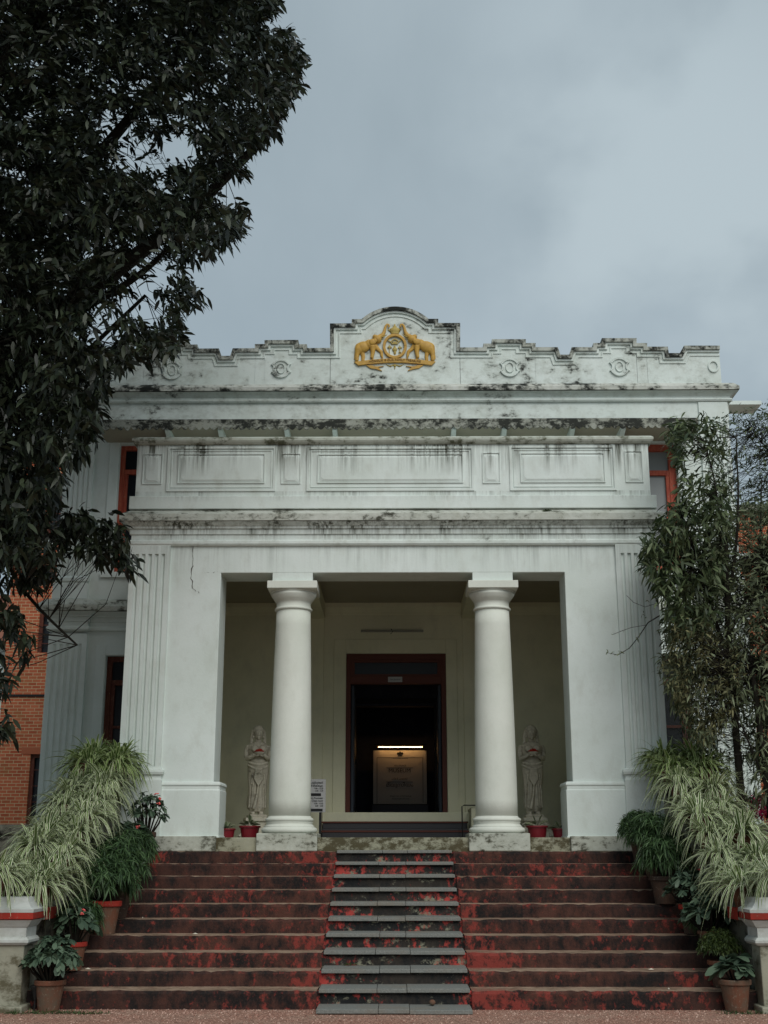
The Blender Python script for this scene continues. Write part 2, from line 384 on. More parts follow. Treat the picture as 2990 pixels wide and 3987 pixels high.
def link(name, me, mat, parent=None, bev=0, smooth=False):
    me.materials.clear(); me.materials.append(M[mat] if isinstance(mat, str) else mat)
    o = bpy.data.objects.new(name, me); col.objects.link(o)
    if smooth: me.polygons.foreach_set('use_smooth', [True] * len(me.polygons))
    if bev:
        b = o.modifiers.new('bevel', 'BEVEL'); b.width = bev; b.segments = 2; b.limit_method = 'ANGLE'; b.angle_limit = R(40)
    if parent is not None:
        o.parent = parent
        if parent.type == 'EMPTY' and not parent.get('local'): o.location = -parent.location
    return o
def tag(o, label=None, cat=None, group=None, kind=None):
    if label: o['label'] = label
    if cat: o['category'] = cat
    if group: o['group'] = group
    if kind: o['kind'] = kind
    return o
def thing(name, label, cat, loc, group=None, local=False):
    o = bpy.data.objects.new(name, None); col.objects.link(o); o.location = loc; o.empty_display_size = .2
    tag(o, label, cat, group)
    if local: o['local'] = True
    return o
def copy_tree(o, parent=None):
    c = o.copy(); col.objects.link(c)
    if parent: c.parent = parent
    for ch in list(o.children): copy_tree(ch, c)
    return c
def text_mesh(txt, size, x, y, z, mat, parent, name='lettering', ext=.002, align='CENTER', sx=1.0, bend=None):
    cu = bpy.data.curves.new('t', 'FONT'); cu.body = txt; cu.size = size; cu.align_x = align; cu.align_y = 'CENTER'; cu.extrude = ext; cu.resolution_u = 3
    ob = bpy.data.objects.new('t', cu); col.objects.link(ob)
    dg = bpy.context.evaluated_depsgraph_get(); me = bpy.data.meshes.new_from_object(ob.evaluated_get(dg)); bpy.data.objects.remove(ob)
    for v in me.vertices:
        a, b, c = v.co; dz = bend(a * sx) if bend else 0
        v.co = (x + a * sx, y - c, z + b + dz)
    me.name = name
    return link(name, me, mat, parent)

# ------------------------------------------------------------------ leaves
def leaves(name, base, dirs, length, width, mat, parent=None, droop=.3, nseg=3, prof=None, roll=.6, cup=0):
    N = len(base)
    if N == 0: return None
    base = np.asarray(base, float); dirs = np.asarray(dirs, float); dirs /= np.linalg.norm(dirs, axis=1)[:, None] + 1e-9
    L = np.broadcast_to(length, (N,)).astype(float); Wd = np.broadcast_to(width, (N,)).astype(float); dr = np.broadcast_to(droop, (N,)).astype(float)
    if prof is None: prof = np.sin(np.linspace(.12, 1, nseg + 1) * math.pi) ** .8
    prof = np.asarray(prof)
    side = np.cross(dirs, np.array([0, 0, 1.0])); bad = np.linalg.norm(side, axis=1) < .05; side[bad] = (1, 0, 0)
    side /= np.linalg.norm(side, axis=1)[:, None]
    nrm = np.cross(side, dirs); ang = RNG.normal(0, roll, N)[:, None]
    side = side * np.cos(ang) + nrm * np.sin(ang)
    V = np.zeros((N, nseg + 1, 2, 3)); down = np.array([0, 0, -1.0])
    for i in range(nseg + 1):
        s = i / nseg
        p = base + dirs * (L * s * (1 - .25 * dr * s))[:, None] + down * (dr * L * s * s)[:, None]
        wv = side * (Wd * prof[i] * .5)[:, None]
        V[:, i, 0] = p - wv; V[:, i, 1] = p + wv
    V = V.reshape(-1, 3); k = (nseg + 1) * 2
    q = np.array([[2 * i, 2 * i + 1, 2 * i + 3, 2 * i + 2] for i in range(nseg)])
    F = (q[None] + (np.arange(N) * k)[:, None, None]).reshape(-1)
    me = bpy.data.meshes.new(name); nf = N * nseg
    me.vertices.add(len(V)); me.vertices.foreach_set('co', V.ravel())
    me.loops.add(nf * 4); me.loops.foreach_set('vertex_index', F)
    me.polygons.add(nf); me.polygons.foreach_set('loop_start', np.arange(nf) * 4); me.polygons.foreach_set('loop_total', np.full(nf, 4))
    uv = me.uv_layers.new(name='UVMap')
    uvs = np.zeros((N, nseg, 4, 2)); 
    for i in range(nseg):
        uvs[:, i, 0] = (0, i / nseg); uvs[:, i, 1] = (1, i / nseg); uvs[:, i, 2] = (1, (i + 1) / nseg); uvs[:, i, 3] = (0, (i + 1) / nseg)
    uv.data.foreach_set('uv', uvs.ravel())
    at_ = me.attributes.new('rnd', 'FLOAT', 'POINT'); at_.data.foreach_set('value', np.repeat(RNG.random(N) ** 1.5, k))
    me.update(calc_edges=True); me.validate()
    return link(name, me, mat, parent, smooth=True)

def inpoly(px, py, poly):
    r = np.zeros(len(px), bool); n = len(poly); j = n - 1
    for i in range(n):
        xi, yi = poly[i]; xj, yj = poly[j]
        c = ((yi > py) != (yj > py)) & (px < (xj - xi) * (py - yi) / (yj - yi + 1e-9) + xi); r ^= c; j = i
    return r
K = 2990 / 1659
def sample(poly, Y0, Y1, n, holes=(), inset=0):
    """points through the depth of a crown; poly is its outline, holes are thin places"""
    P = np.array(poly); out = []; tot = 0
    while tot < n:
        x = RNG.uniform(P[:, 0].min(), P[:, 0].max(), n * 2); y = RNG.uniform(P[:, 1].min(), P[:, 1].max(), n * 2)
        k = inpoly(x, y, poly)
        if inset: k &= inpoly(x + inset, y, poly) & inpoly(x, y + inset * .8, poly) & inpoly(x + inset * .7, y + inset * .6, poly)
        for (hx, hy, rx, ry, p) in holes:
            h = ((x - hx) / rx) ** 2 + ((y - hy) / ry) ** 2 < 1; k &= ~(h & (RNG.random(len(x)) > p))
        x, y = x[k], y[k]; out.append(np.stack([x, y], 1)); tot += len(x)
    q = np.concatenate(out)[:n]; Y = RNG.uniform(Y0, Y1, n)
    XZ = np.array([at(a * K, b * K, c) for (a, b), c in zip(q, Y)])
    return np.stack([XZ[:, 0], Y, XZ[:, 1]], 1)
def whorls(cent, axis, nl, L, Wd, spread=1.0, down=.5, jit=.05):
    N = len(cent); B = []; D = []; LL = []; WW = []
    for i in range(N):
        m = RNG.integers(nl[0], nl[1]); ax = axis[i] / (np.linalg.norm(axis[i]) + 1e-9)
        d = RNG.normal(0, 1, (m, 3)); d -= (d @ ax)[:, None] * ax; d /= np.linalg.norm(d, axis=1)[:, None] + 1e-9
        d = d * spread + ax * RNG.uniform(.1, .9, (m, 1)) + np.array([0, 0, -down])
        B.append(cent[i] + RNG.normal(0, jit, (m, 3))); D.append(d); l = RNG.uniform(L[0], L[1], m); LL.append(l); WW.append(l * RNG.uniform(Wd[0], Wd[1], m))
    return np.concatenate(B), np.concatenate(D), np.concatenate(LL), np.concatenate(WW)

# ================================================================== GROUND
m = MB(); nx, ny = 60, 40
m.add([(-60, -5, -.045), (60, -5, -.045), (60, 120, -.045), (-60, 120, -.045)], [(0, 1, 2, 3)])
tag(m.build('ground', 'gravel'), kind='structure')
# pebbles near the foot of the stairs
m = MB()
for i in range(5200):
    x = random.uniform(-5.2, 5.2); y = 14.16 - abs(random.gauss(0, .75)) if random.random() < .8 else random.uniform(11, 14.1)
    if abs(x + .02) < .85 and y > 13.66: continue
    r = random.uniform(.004, .013); h = r * random.uniform(.5, 1); a = random.random() * 6
    pts = [(x + r * random.uniform(.7, 1.3) * math.cos(a + t), y + r * random.uniform(.7, 1.3) * math.sin(a + t), -.047) for t in (0, 1.5, 3.1, 4.6)]
    m.add(pts + [(x + r * .2, y, -.045 + h)], [(0, 1, 4), (1, 2, 4), (2, 3, 4), (3, 0, 4)])
tag(m.build('gravel', 'pebble'), kind='stuff')
for sx, nm in ((-1, 'left'), (1, 'right')):
    m = MB(); a, b = sorted((sx * 4.6, sx * 40)); m.box(a, b, 19.2, 100, -.04, 1.45)
    tag(m.build('terrace_ground', 'terrace'), kind='structure')
    m = MB(); a, b = sorted((sx * 4.62, sx * 18)); m.box(a, b, 18.9, 19.15, -.06, 1.82 if sx < 0 else 1.8).box(a, b, 18.84, 19.2, 1.823, 1.97)
    tag(m.build('terrace_wall', 'stonecap', bev=.02), 'rough dark stone garden wall behind the %s bank of striped plants' % nm, 'wall')

# ================================================================== STAIRCASE
X0 = -.04
stair = thing('entrance_staircase', 'broad worn red entrance stairs with a grey stone strip up the middle', 'stairs', (X0, 16, 0))
def edge_strip(m, x0, x1, yf, yb, z0, z1, amp=.006, step=.07):
    n = max(2, int((x1 - x0) / step)); o = len(m.v)
    for i in range(n + 1):
        x = x0 + (x1 - x0) * i / n
        j = random.gauss(0, amp); k = random.gauss(0, amp * .6)
        if random.random() < .03: j += amp * 3; k -= amp * 2
        wob = .002 * math.sin(x * 1.7 + yf * 3)
        m.v += [(x, yf + random.gauss(0, amp * .4), z0), (x, yf + random.gauss(0, amp * .4), z1 - .03), (x, yf + .012 + j, z1 + k + wob), (x, yb, z1 + wob * .5)]
    for i in range(n):
        a = o + i * 4
        for q in range(3): m.f.append((a + q, a + q + 4, a + q + 5, a + q + 1))
RISE, GO, YS = .16, .44, 13.7
CW = .815; CX = -.02
for k in range(1, 11):
    yf = YS + GO * k - .02; z0, z1 = RISE * (k - 1) - .02, RISE * k - .018
    if k == 1: z0 = -.06
    yb = yf + GO + (.06 if k < 10 else .2)
    for a, b in ((-3.97, CX - CW - .02), (CX + CW + .02, 3.86)):
        m = MB(); o = edge_strip(m, a, b, yf, yb, z0, z1)
        # separate materials for riser and tread
        n = len(m.f) // 3
        fr = MB(); fr.v = m.v; fr.f = [f for i, f in enumerate(m.f) if i % 3 != 2]
        fr.build('riser', 'riser', stair)
        tr = MB(); tr.v = list(m.v); tr.f = [f for i, f in enumerate(m.f) if i % 3 == 2]
        tr.build('tread', 'tread', stair)
    m = MB(); edge_strip(m, CX - CW - .025, CX + CW + .025, YS + GO * k + .05, YS + GO * k + .2, RISE * (k - 1) - .03, RISE * k - .03, .009)
    m.build('centre_riser', 'riser_mid', stair)
for k in range(0, 11):
    y0 = YS + GO * k - .005; z1 = RISE * k + .004; y1 = y0 + GO + .08
    cuts = [CX - CW, CX - CW + .62 + random.uniform(-.03, .03), CX - CW + .97 + random.uniform(-.03, .03), CX + CW]
    for i in range(3):
        m = MB(); a, b = cuts[i] + .002, cuts[i + 1] - .002; dz = random.uniform(-.003, .003); dy = random.uniform(-.006, .006)
        if k == 10: y1 = 18.6
        m.box(a, b, y0 + dy, y1, z1 - .042 + dz, z1 + dz); m.build('stone_slab', 'slab', stair, bev=.006)

# stair side walls with end piers
for sx, nm in ((-1, 'left'), (1, 'right')):
    xi = -3.975 if sx < 0 else 3.865            # inner face
    def bx(m, a, b, *r):                        # a,b measured outwards from the inner face
        u, v = sorted((xi + sx * a, xi + sx * b)); return m.box(u, v, *r)
    t = thing('stair_wall', 'weathered sloping side wall on the %s of the stairs with a moulded white end pillar and red band' % nm, 'wall', (xi, 14, 0), 'stair side walls')
    m = MB(); prof = [(14.22, -.06), (18.42, -.06), (18.42, 2.61), (14.75, .88), (14.22, .86)]
    u, v = sorted((xi + sx * .03, xi + sx * .72)); n = len(prof)
    m.add([(u, y, z) for y, z in prof] + [(v, y, z) for y, z in prof], [tuple(range(n)), tuple(reversed(range(n, 2 * n)))] + [(i, i + n, (i + 1) % n + n, (i + 1) % n) for i in range(n)])
    m.build('wall_body', 'stairwall', t)
    m = MB(); prof = [(14.25, .863), (14.76, .883), (18.42, 2.613), (18.42, 2.72), (14.74, .99), (14.25, .97)]
    u, v = sorted((xi - sx * .1, xi + sx * .78))
    m.add([(u, y, z) for y, z in prof] + [(v, y, z) for y, z in prof], [tuple(range(n + 1)), tuple(reversed(range(n + 1, 2 * n + 2)))] + [(i, i + n + 1, (i + 1) % (n + 1) + n + 1, (i + 1) % (n + 1)) for i in range(n + 1)])
    m.build('sloping_coping', 'stairwall', t)
    m = MB(); u, v = sorted((xi - sx * .104, xi + sx * .79)); m.box(u, v, 14.3, 14.72, .86, .985); m.build('red_coping', 'redpot', t)
    m = MB(); bx(m, 0, .8, 13.9, 14.22, -.06, .63); bx(m, .0, .8, 13.905, 14.22, .63, .72)
    m.build('pier', 'pier', t, bev=.012)
    m = MB(); bx(m, -.05, .85, 13.8, 14.26, .02 - .09, .02); m.build('pier_foot', 'pier', t, bev=.015)
    prof = [(0, .62), (.03, .625), (.055, .65), (.055, .675), (.03, .70), (.015, .705), (.015, .80), (.03, .81), (.06, .85), (.085, .88)]
    def path(p): 
        pts = [(xi - sx * p, 14.27), (xi - sx * p, 13.9 - p), (xi + sx * (.8 + p), 13.9 - p), (xi + sx * (.8 + p), 14.27)]
        return pts if sx < 0 else pts
    m = MB(); m.profile_run([(-.01, .62)] + prof + [(-.01, .885)], path); m.build('pier_moulding', 'pier_white', t)
    m = MB(); bx(m, -.10, .9, 13.8, 14.3, .887, .955); m.build('red_band', 'redpot', t, bev=.006)
    m = MB(); m.profile_run([(-.01, .957), (.1, .957), (.105, .99), (.06, 1.01), (.02, 1.06), (0, 1.11), (-.15, 1.112)], path); bx(m, .1, .7, 13.95, 14.2, 1.0, 1.113); m.build('pier_cap', 'pier_white', t)

# ================================================================== MUSEUM BUILDING
YP, YM = 18.7, 23.5
B = thing('museum_building', 'white two-storey museum with columned porch, stepped parapet and golden crest', 'building', (X0, 19, 0))
XM = .05
# --- porch floor and steps
m = MB(); m.box(X0 - 4.0, X0 + 4.0, 18.61, 23.5, -.04, 1.78); m.build('porch_floor', 'plinth', B, bev=.01)
m = MB(); m.box(-1.3, 1.27, 22.35, 22.9, 1.783, 1.96).box(-1.3, 1.27, 22.62, 22.9, 1.963, 2.09); m.build('porch_step', M['black'] if False else flat('dark_stone_step', (.045, .045, .05), .5), B, bev=.008)
m = MB(); m.box(-1.28, 1.25, 22.34, 22.9, 1.93, 1.962) if False else None
for yy, zz in ((22.335, 1.905), (22.6, 2.065)):
    m = MB(); m.box(-1.32, 1.29, yy, yy + .012, zz, zz + .03); m.build('step_nosing', 'doorwood', B)
m = MB(); m.box(-1.42, 1.4, 22.9, 23.5, 1.783, 2.26); m.build('threshold', 'inner', B, bev=.01)
for sx in (-1, 1):
    m = MB(); a, b = sorted((sx * 1.32, sx * 1.62)); m.box(a, b, 22.25, 23.3, 1.784, 2.33); m.build('step_cheek', 'inner', B, bev=.02)
m = MB(); m.tube([(1.16, 22.2, 1.8), (1.16, 22.2, 2.34), (1.2, 22.2, 2.36), (1.4, 22.2, 2.36)], .012); m.build('handrail', 'black', B)
# --- portico front wall
hw = 4.075
m = MB(); m.wall(X0 - hw + .02, X0 + hw - .02, 1.62, 6.2, YP, YP + .65, [(X0 - 2.665, X0 + 2.665, 1.0, 5.755)])
m.build('portico_wall', 'portico', B, bev=.012)
for sx in (-1, 1):   # blocks above the capitals
    m = MB(); c = X0 + sx * 1.55; m.box(c - .31, c + .31, YP + .001, YP + .64, 5.617, 5.757); m.build('capital_block', 'portico', B)
    # side walls of the porch
    a, b = sorted((X0 + sx * (hw - .42), X0 + sx * (hw - .02))); m = MB(); m.box(a, b, YP + .652, YM, -.04, 6.2); m.build('portico_side_wall', 'portico', B)
    a, b = sorted((X0 + sx * (hw - .424), X0 + sx * (hw - .44))); m = MB(); m.box(a, b, YP + .655, YM, 1.78, 6.1); m.build('porch_lining', 'inner', B)
# fluted pilasters
def pilaster(m, x0, x1, yf, yw, z0, zt, nfl, zflute, dep=.045, fw=.55, cap=.16):
    """projecting strip with concave flutes between z0 and zflute"""
    m.box(x0, x1, yf, yw, zflute, zt)
    W = x1 - x0; mg = W * .09; pitch = (W - 2 * mg) / nfl; pts = [(x0, yw), (x0, yf)]
    for i in range(nfl):
        c = x0 + mg + pitch * (i + .5); h = pitch * fw / 2
        for t in np.linspace(0, math.pi, 7): pts.append((c - h * math.cos(t), yf + dep * math.sin(t)))
    pts += [(x1, yf), (x1, yw)]
    n = len(pts); m.add([(x, y, z0) for x, y in pts] + [(x, y, zflute) for x, y in pts], [(i, i + 1, i + 1 + n, i + n) for i in range(n - 1)])
    return m
for sx in (-1, 1):
    a, b = sorted((X0 + sx * 4.085, X0 + sx * 3.46))
    m = MB(); pilaster(m, a, b, YP - .05, YP + .05, 2.80, 6.19, 5, 6.05); m.build('fluted_pilaster', 'portico', B)
    m = MB(); pth = lambda p, a=a, b=b: [(a - p, YP + .1), (a - p, YP - .05 - p), (b + p, YP - .05 - p), (b + p, YP + .1)]
    m.profile_run([(-.02, 2.8), (.01, 2.8), (.015, 2.77), (.05, 2.755), (.06, 2.72), (.05, 2.685), (.02, 2.67), (.02, 2.64), (.035, 2.60), (.035, 1.62), (-.02, 1.6)][::-1], pth); m.build('pilaster_base', 'portico', B, smooth=False)
    # dado of the plain pier
    a, b = sorted((X0 + sx * 3.45, X0 + sx * 2.60))
    if sx < 0: dd = (a, b + .0)
    pth = lambda p, a=a, b=b, sx=sx: [(a - (p if sx > 0 else 0), YP + .66), (a - (p if sx > 0 else 0), YP - p), (b + (p if sx < 0 else 0), YP - p), (b + (p if sx < 0 else 0), YP + .66)]
    m = MB(); m.profile_run([(-.03, 2.585), (.03, 2.58), (.045, 2.55), (.045, 2.53), (.03, 2.52), (.03, 2.47), (.04, 2.455), (.04, 1.805), (.055, 1.8), (.055, 1.6), (-.03, 1.6)][::-1], pth); m.build('pier_dado', 'portico', B)
for sx in (-1, 1):
    m = MB(); a, b = sorted((X0 + sx * 4.13, X0 + sx * 2.585)); m.box(a, b, YP - .15, YP + .3, 1.585, 1.80); m.build('plinth_course', 'plinth_pale', B, bev=.012)
# entablature
def ushape(hw, yf, yb, c=X0): return lambda p: [(c - hw - p, yb), (c - hw - p, yf - p), (c + hw + p, yf - p), (c + hw + p, yb)]
ent = [(-.02, 6.17), (.0, 6.18), (.045, 6.185), (.065, 6.21), (.065, 6.25), (.045, 6.275), (.03, 6.28), (.03, 6.36), (.055, 6.365), (.055, 6.445), (.085, 6.45), (.09, 6.48), (.12, 6.50), (.16, 6.53), (.175, 6.545), (-.02, 6.548)]
m = MB(); m.profile_run(ent, ushape(hw - .02, YP, YM)); m.build('entablature', 'entab', B)
m = MB(); m.profile_run([(-.02, 6.55), (.2, 6.55), (.2, 6.655), (.1, 6.72), (.02, 6.77), (-.6, 6.78)], ushape(hw - .02, YP, YM)); m.build('cornice_ledge', 'lip', B)
# porch roof and ceiling
m = MB(); m.box(X0 - hw + .05, X0 + hw - .05, YP + .3, YM, 6.3, 6.5); m.build('porch_roof', 'wall', B)
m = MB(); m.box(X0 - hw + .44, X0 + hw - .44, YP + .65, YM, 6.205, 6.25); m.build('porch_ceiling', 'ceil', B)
for sx in (-1, 1):
    m = MB(); c = X0 + sx * 1.55; m.box(c - .24, c + .24, YP + .652, YM - .05, 5.9, 6.204); m.build('ceiling_beam', 'inner', B, bev=.01)
m = MB(); m.profile_run([(-.01, 5.98), (.03, 5.98), (.05, 6.03), (.12, 6.12), (.14, 6.2), (-.01, 6.203)], lambda p: [(X0 - 3.63 + p, YP + .66 + p), (X0 - 3.63 + p, YM - p), (X0 + 3.63 - p, YM - p), (X0 + 3.63 - p, YP + .66 + p)]); m.build('ceiling_cornice', 'inner', B)
for sx in (-1, 1):
    m = MB(); c = X0 + sx * 1.55; m.box(c - .22, c + .22, YM - .07, YM, 1.783, 5.95); m.build('rear_pilaster', 'inner', B, bev=.01)
# columns
for sx in (-1, 1):
    c = X0 + sx * 1.55; yc = 19.0
    cr_ = bpy.data.objects.new('portico_column', None); col.objects.link(cr_); cr_.parent = B; cr_.location = Vector((c, yc, 1.6)) - B.location
    def sub(m_, n_, mat_, **k):
        for i, v in enumerate(m_.v): m_.v[i] = (v[0] - c, v[1] - yc, v[2] - 1.6)
        o = m_.build(n_, mat_, None, **k); o.parent = cr_; return o
    m = MB(); m.box(c - .445, c + .445, yc - .445, yc + .445, 1.585, 1.84); sub(m, 'plinth', 'plinth_pale', bev=.015)
    T = lambda r, z0, z1: [(r + (z1 - z0) / 2 * math.sin(t) - .0, (z0 + z1) / 2 - (z1 - z0) / 2 * math.cos(t)) for t in np.linspace(0, math.pi, 7)]
    m = MB(); m.lathe(c, yc, T(.375, 1.842, 1.93) + [(.38, 1.935), (.365, 1.95)] + [(.345, 1.975), (.345, 1.99), (.36, 2.005)] + T(.335, 2.01, 2.065) + [(.325, 2.075), (.318, 2.09)], 56); sub(m, 'base', 'column', smooth=True)
    sh = [(.316 - .05 * (t ** 1.6), 2.085 + t * 3.115) for t in np.linspace(0, 1, 14)]
    m = MB(); m.lathe(c, yc, sh, 56); sub(m, 'shaft', 'column', smooth=True)
    m = MB(); m.lathe(c, yc, [(.262, 5.19)] + T(.275, 5.2, 5.24) + [(.268, 5.25), (.268, 5.335), (.285, 5.34), (.29, 5.36), (.3, 5.365), (.315, 5.39), (.345, 5.43), (.355, 5.46), (.33, 5.47), (.35, 5.475), (.365, 5.503)], 56); sub(m, 'capital', 'column', smooth=True)
    m = MB(); m.box(c - .385, c + .385, yc - .385, yc + .385, 5.5, 5.617); sub(m, 'abacus', 'column', bev=.008)
# balustrade block
YB = 18.65
m = MB(); m.wall(X0 - 4.06, X0 + 4.06, 6.97, 7.84, YB, YB + .3, []); m.build('balcony_parapet', 'balustrade', B, bev=.008)
m = MB(); m.box(X0 - 4.06, X0 - 3.8, YB + .3, YM, 6.97, 7.84).box(X0 + 3.8, X0 + 4.06, YB + .3, YM, 6.97, 7.84); m.build('balcony_side_parapet', 'balustrade', B)
m = MB(); m.box(X0 - 4.14, X0 + 4.14, YB - .045, YM, 6.765, 6.975); m.build('balcony_base', 'balustrade', B, bev=.01)
m = MB(); m.profile_run([(-.03, 7.825), (.01, 7.83), (.04, 7.835), (.065, 7.86), (.08, 7.885), (.08, 7.92), (.05, 7.95), (-.3, 7.96)], ushape(4.06, YB, YM)); m.build('balcony_coping', 'cap', B)
def panel(m, xa, xb, z0, z1, w_=.03, pr=.015, y=YB):
    m.box(xa, xb, y - pr, y, z1 - w_, z1).box(xa, xb, y - pr, y, z0, z0 + w_).box(xa, xa + w_, y - pr, y, z0 + w_, z1 - w_).box(xb - w_, xb, y - pr, y, z0 + w_, z1 - w_)
def diamond(m, xa, xb, z0, z1, y=YB, pr=.02, ins=.06, ch=.04):
    # raised field with clipped corners inside a frame
    def octo(a, b, c_, d, k): return [(a + k, c_), (b - k, c_), (b, c_ + k), (b, d - k), (b - k, d), (a + k, d), (a, d - k), (a, c_ + k)]
    O = octo(xa + ins * .35, xb - ins * .35, z0 + ins * .35, z1 - ins * .35, .012); I = octo(xa + ins, xb - ins, z0 + ins, z1 - ins, ch)
    m.add([(x, y - .002, z) for x, z in O] + [(x, y - pr, z) for x, z in I], [(i, (i + 1) % 8, (i + 1) % 8 + 8, i + 8) for i in range(8)] + [tuple(range(8, 16))])
for kind, xa, xb, z0, z1 in (('s', -4.0, -3.69, 7.18, 7.685), ('b', -3.61, -1.89, 7.06, 7.83), ('s', -1.8, -1.49, 7.18, 7.685), ('b', -1.395, 1.25, 7.06, 7.82),
                             ('s', 1.385, 1.665, 7.18, 7.69), ('b', 1.815, 3.49, 7.06, 7.83), ('s', 3.64, 3.92, 7.19, 7.71)):
    m = MB()
    if kind == 'b':
        panel(m, xa, xb, z0, z1 - .03, .035, .022); panel(m, xa + .06, xb - .06, z0 + .06, z1 - .09, .014, .012)
        panel(m, xa + .17, xb - .17, z0 + .13, z1 - .15, .014, .02); diamond(m, xa + .17, xb - .17, z0 + .13, z1 - .15)
    else: panel(m, xa, xb, z0, z1, .014, .018); diamond(m, xa, xb, z0, z1)
    m.build('moulded_panel', 'balustrade', B)
# damage and cracks
def crack(pts, y, wd=.008):
    m = MB(); L = []
    for i in range(len(pts) - 1):
        a, b = pts[i], pts[i + 1]; 
        for t in np.linspace(0, 1, 7)[:-1]: L.append((a[0] + (b[0] - a[0]) * t + random.gauss(0, .008), a[1] + (b[1] - a[1]) * t + random.gauss(0, .006)))
    L.append(pts[-1]); n = len(L); vs = []
    for i, (x, z) in enumerate(L):
        ww = wd * random.uniform(.3, 1.2) * (1 - abs(i / n - .4)); vs += [(x - ww, y, z), (x + ww, y, z)]
    m.add(vs, [(2 * i, 2 * i + 1, 2 * i + 3, 2 * i + 2) for i in range(n - 1)]); return m.build('crack', flat('crack_shadow', (.09, .085, .07), .9), B)
crack([at(*p, YP - .003) for p in ((748, 2130), (752, 2200), (744, 2240), (750, 2290), (775, 2310))], YP - .003, .009)
crack([at(*p, YP - .003) for p in ((785, 2229), (830, 2229), (850, 2224))], YP - .003, .006)
a = at(705, 1996, YP - .2); b = at(772, 2024, YP - .2)
m = MB(); m.prism_xz([(a[0], a[1]), (a[0] + .1, a[1] - .004), (a[0] + .14, a[1] - .06), (a[0] + .22, a[1] - .085), (b[0] + .12, 6.553), (a[0], 6.553)], YP - .184, YP - .18); m.build('broken_ledge_patch', flat('hollow_shadow', (.03, .03, .025), .95), B)

# --- main wall with openings
win_low = [(-5.545, -4.25), (4.35, 5.6)]; win_up = [(-5.52, -4.3), (4.35, 5.62)]
holes = [(-.94, .965, 2.26, 5.235)] + [(a, b, 2.9, 5.2) for a, b in win_low] + [(a, b, 6.85, 9.47) for a, b in win_up]
m = MB(); m.wall(-6.62, 6.72, -.04, 10.35, YM, YM + .4, holes); m.build('main_wall', 'wall', B)
m = MB(); m.box(-6.62, -6.3, YM + .4, 33, -.04, 10.35).box(6.4, 6.72, YM + .4, 33, -.04, 10.35); m.build('side_wall', 'wall', B)
m = MB(); m.box(-6.3, 6.4, YM + .4, 33, 10.0, 10.3); m.build('roof', 'wall', B)
m = MB(); m.box(6.72, 9.3, 29.5, 30.2, 12.5, 12.6).box(6.72, 7.2, 29.6, 33, 10.3, 12.5); m.build('roof_slab', 'wall', B)
# inner rear porch finish (cream paint) around the door
m = MB(); m.wall(X0 - 3.63, X0 + 3.63, 1.783, 6.2, YM - .012, YM, [(-.94, .965, 1.0, 5.235)]); m.build('porch_rear_lining', 'inner', B)
m = MB(); pr = .04
m.box(-1.175, -.945, YM - pr, YM - .012, 2.262, 5.51).box(.97, 1.175, YM - pr, YM - .012, 2.262, 5.51).box(-.945, .97, YM - pr, YM - .012, 5.24, 5.51); m.build('door_architrave', 'inner', B, bev=.008)
# hall behind the door: floor, walls, ceiling, inner doorway
m = MB(); m.box(-2.6, 2.6, YM + .4, 32, 2.1, 2.255); m.build('hall_floor', flat('hall_floor_stone', (.12, .11, .1), .4), B)
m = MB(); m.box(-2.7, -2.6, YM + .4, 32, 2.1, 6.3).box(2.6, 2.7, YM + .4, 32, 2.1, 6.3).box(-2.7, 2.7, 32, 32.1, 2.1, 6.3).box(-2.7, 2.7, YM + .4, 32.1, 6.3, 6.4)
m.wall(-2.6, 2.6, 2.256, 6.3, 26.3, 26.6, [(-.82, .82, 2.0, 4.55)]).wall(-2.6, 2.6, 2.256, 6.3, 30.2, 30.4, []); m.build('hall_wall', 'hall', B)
m = MB(); m.box(-.9, -.82, 26.22, 26.62, 2.256, 4.6).box(.82, .9, 26.22, 26.62, 2.256, 4.6).box(-.9, .9, 26.22, 26.62, 4.6, 4.7); m.build('inner_door_frame', 'black', B)
# main door
f = MB(); f.box(-.94, -.85, YM + .02, YM + .16, 2.262, 5.235).box(.875, .965, YM + .02, YM + .16, 2.262, 5.235).box(-.85, .875, YM + .02, YM + .16, 5.12, 5.235).box(-.85, .875, YM + .02, YM + .16, 4.66, 4.8)
f.box(-.85, -.78, YM + .04, YM + .14, 4.8, 5.12).box(.805, .875, YM + .04, YM + .14, 4.8, 5.12).box(-.78, .805, YM + .04, YM + .14, 5.07, 5.12).box(-.78, .805, YM + .04, YM + .14, 4.8, 4.845)
fo = f.build('entrance_door', 'doorwood', B, bev=.004)
m = MB(); m.box(-.78, .805, YM + .08, YM + .1, 4.845, 5.07); m.build('transom_pane', 'glass_dark', fo)
for sx in (-1, 1):
    x = -.84 if sx < 0 else .865; m = MB(); a, b = sorted((x, x - sx * .05)); m.box(a, b, YM + .18, YM + .98, 2.27, 4.65)
    for (p, q_) in ((2.4, 3.2), (3.35, 4.5)): a2, b2 = sorted((x - sx * .05, x - sx * .062)); m.box(a2, b2, YM + .3, YM + .86, p, q_)
    m.build('door_leaf', 'doorleaf', fo, bev=.004)
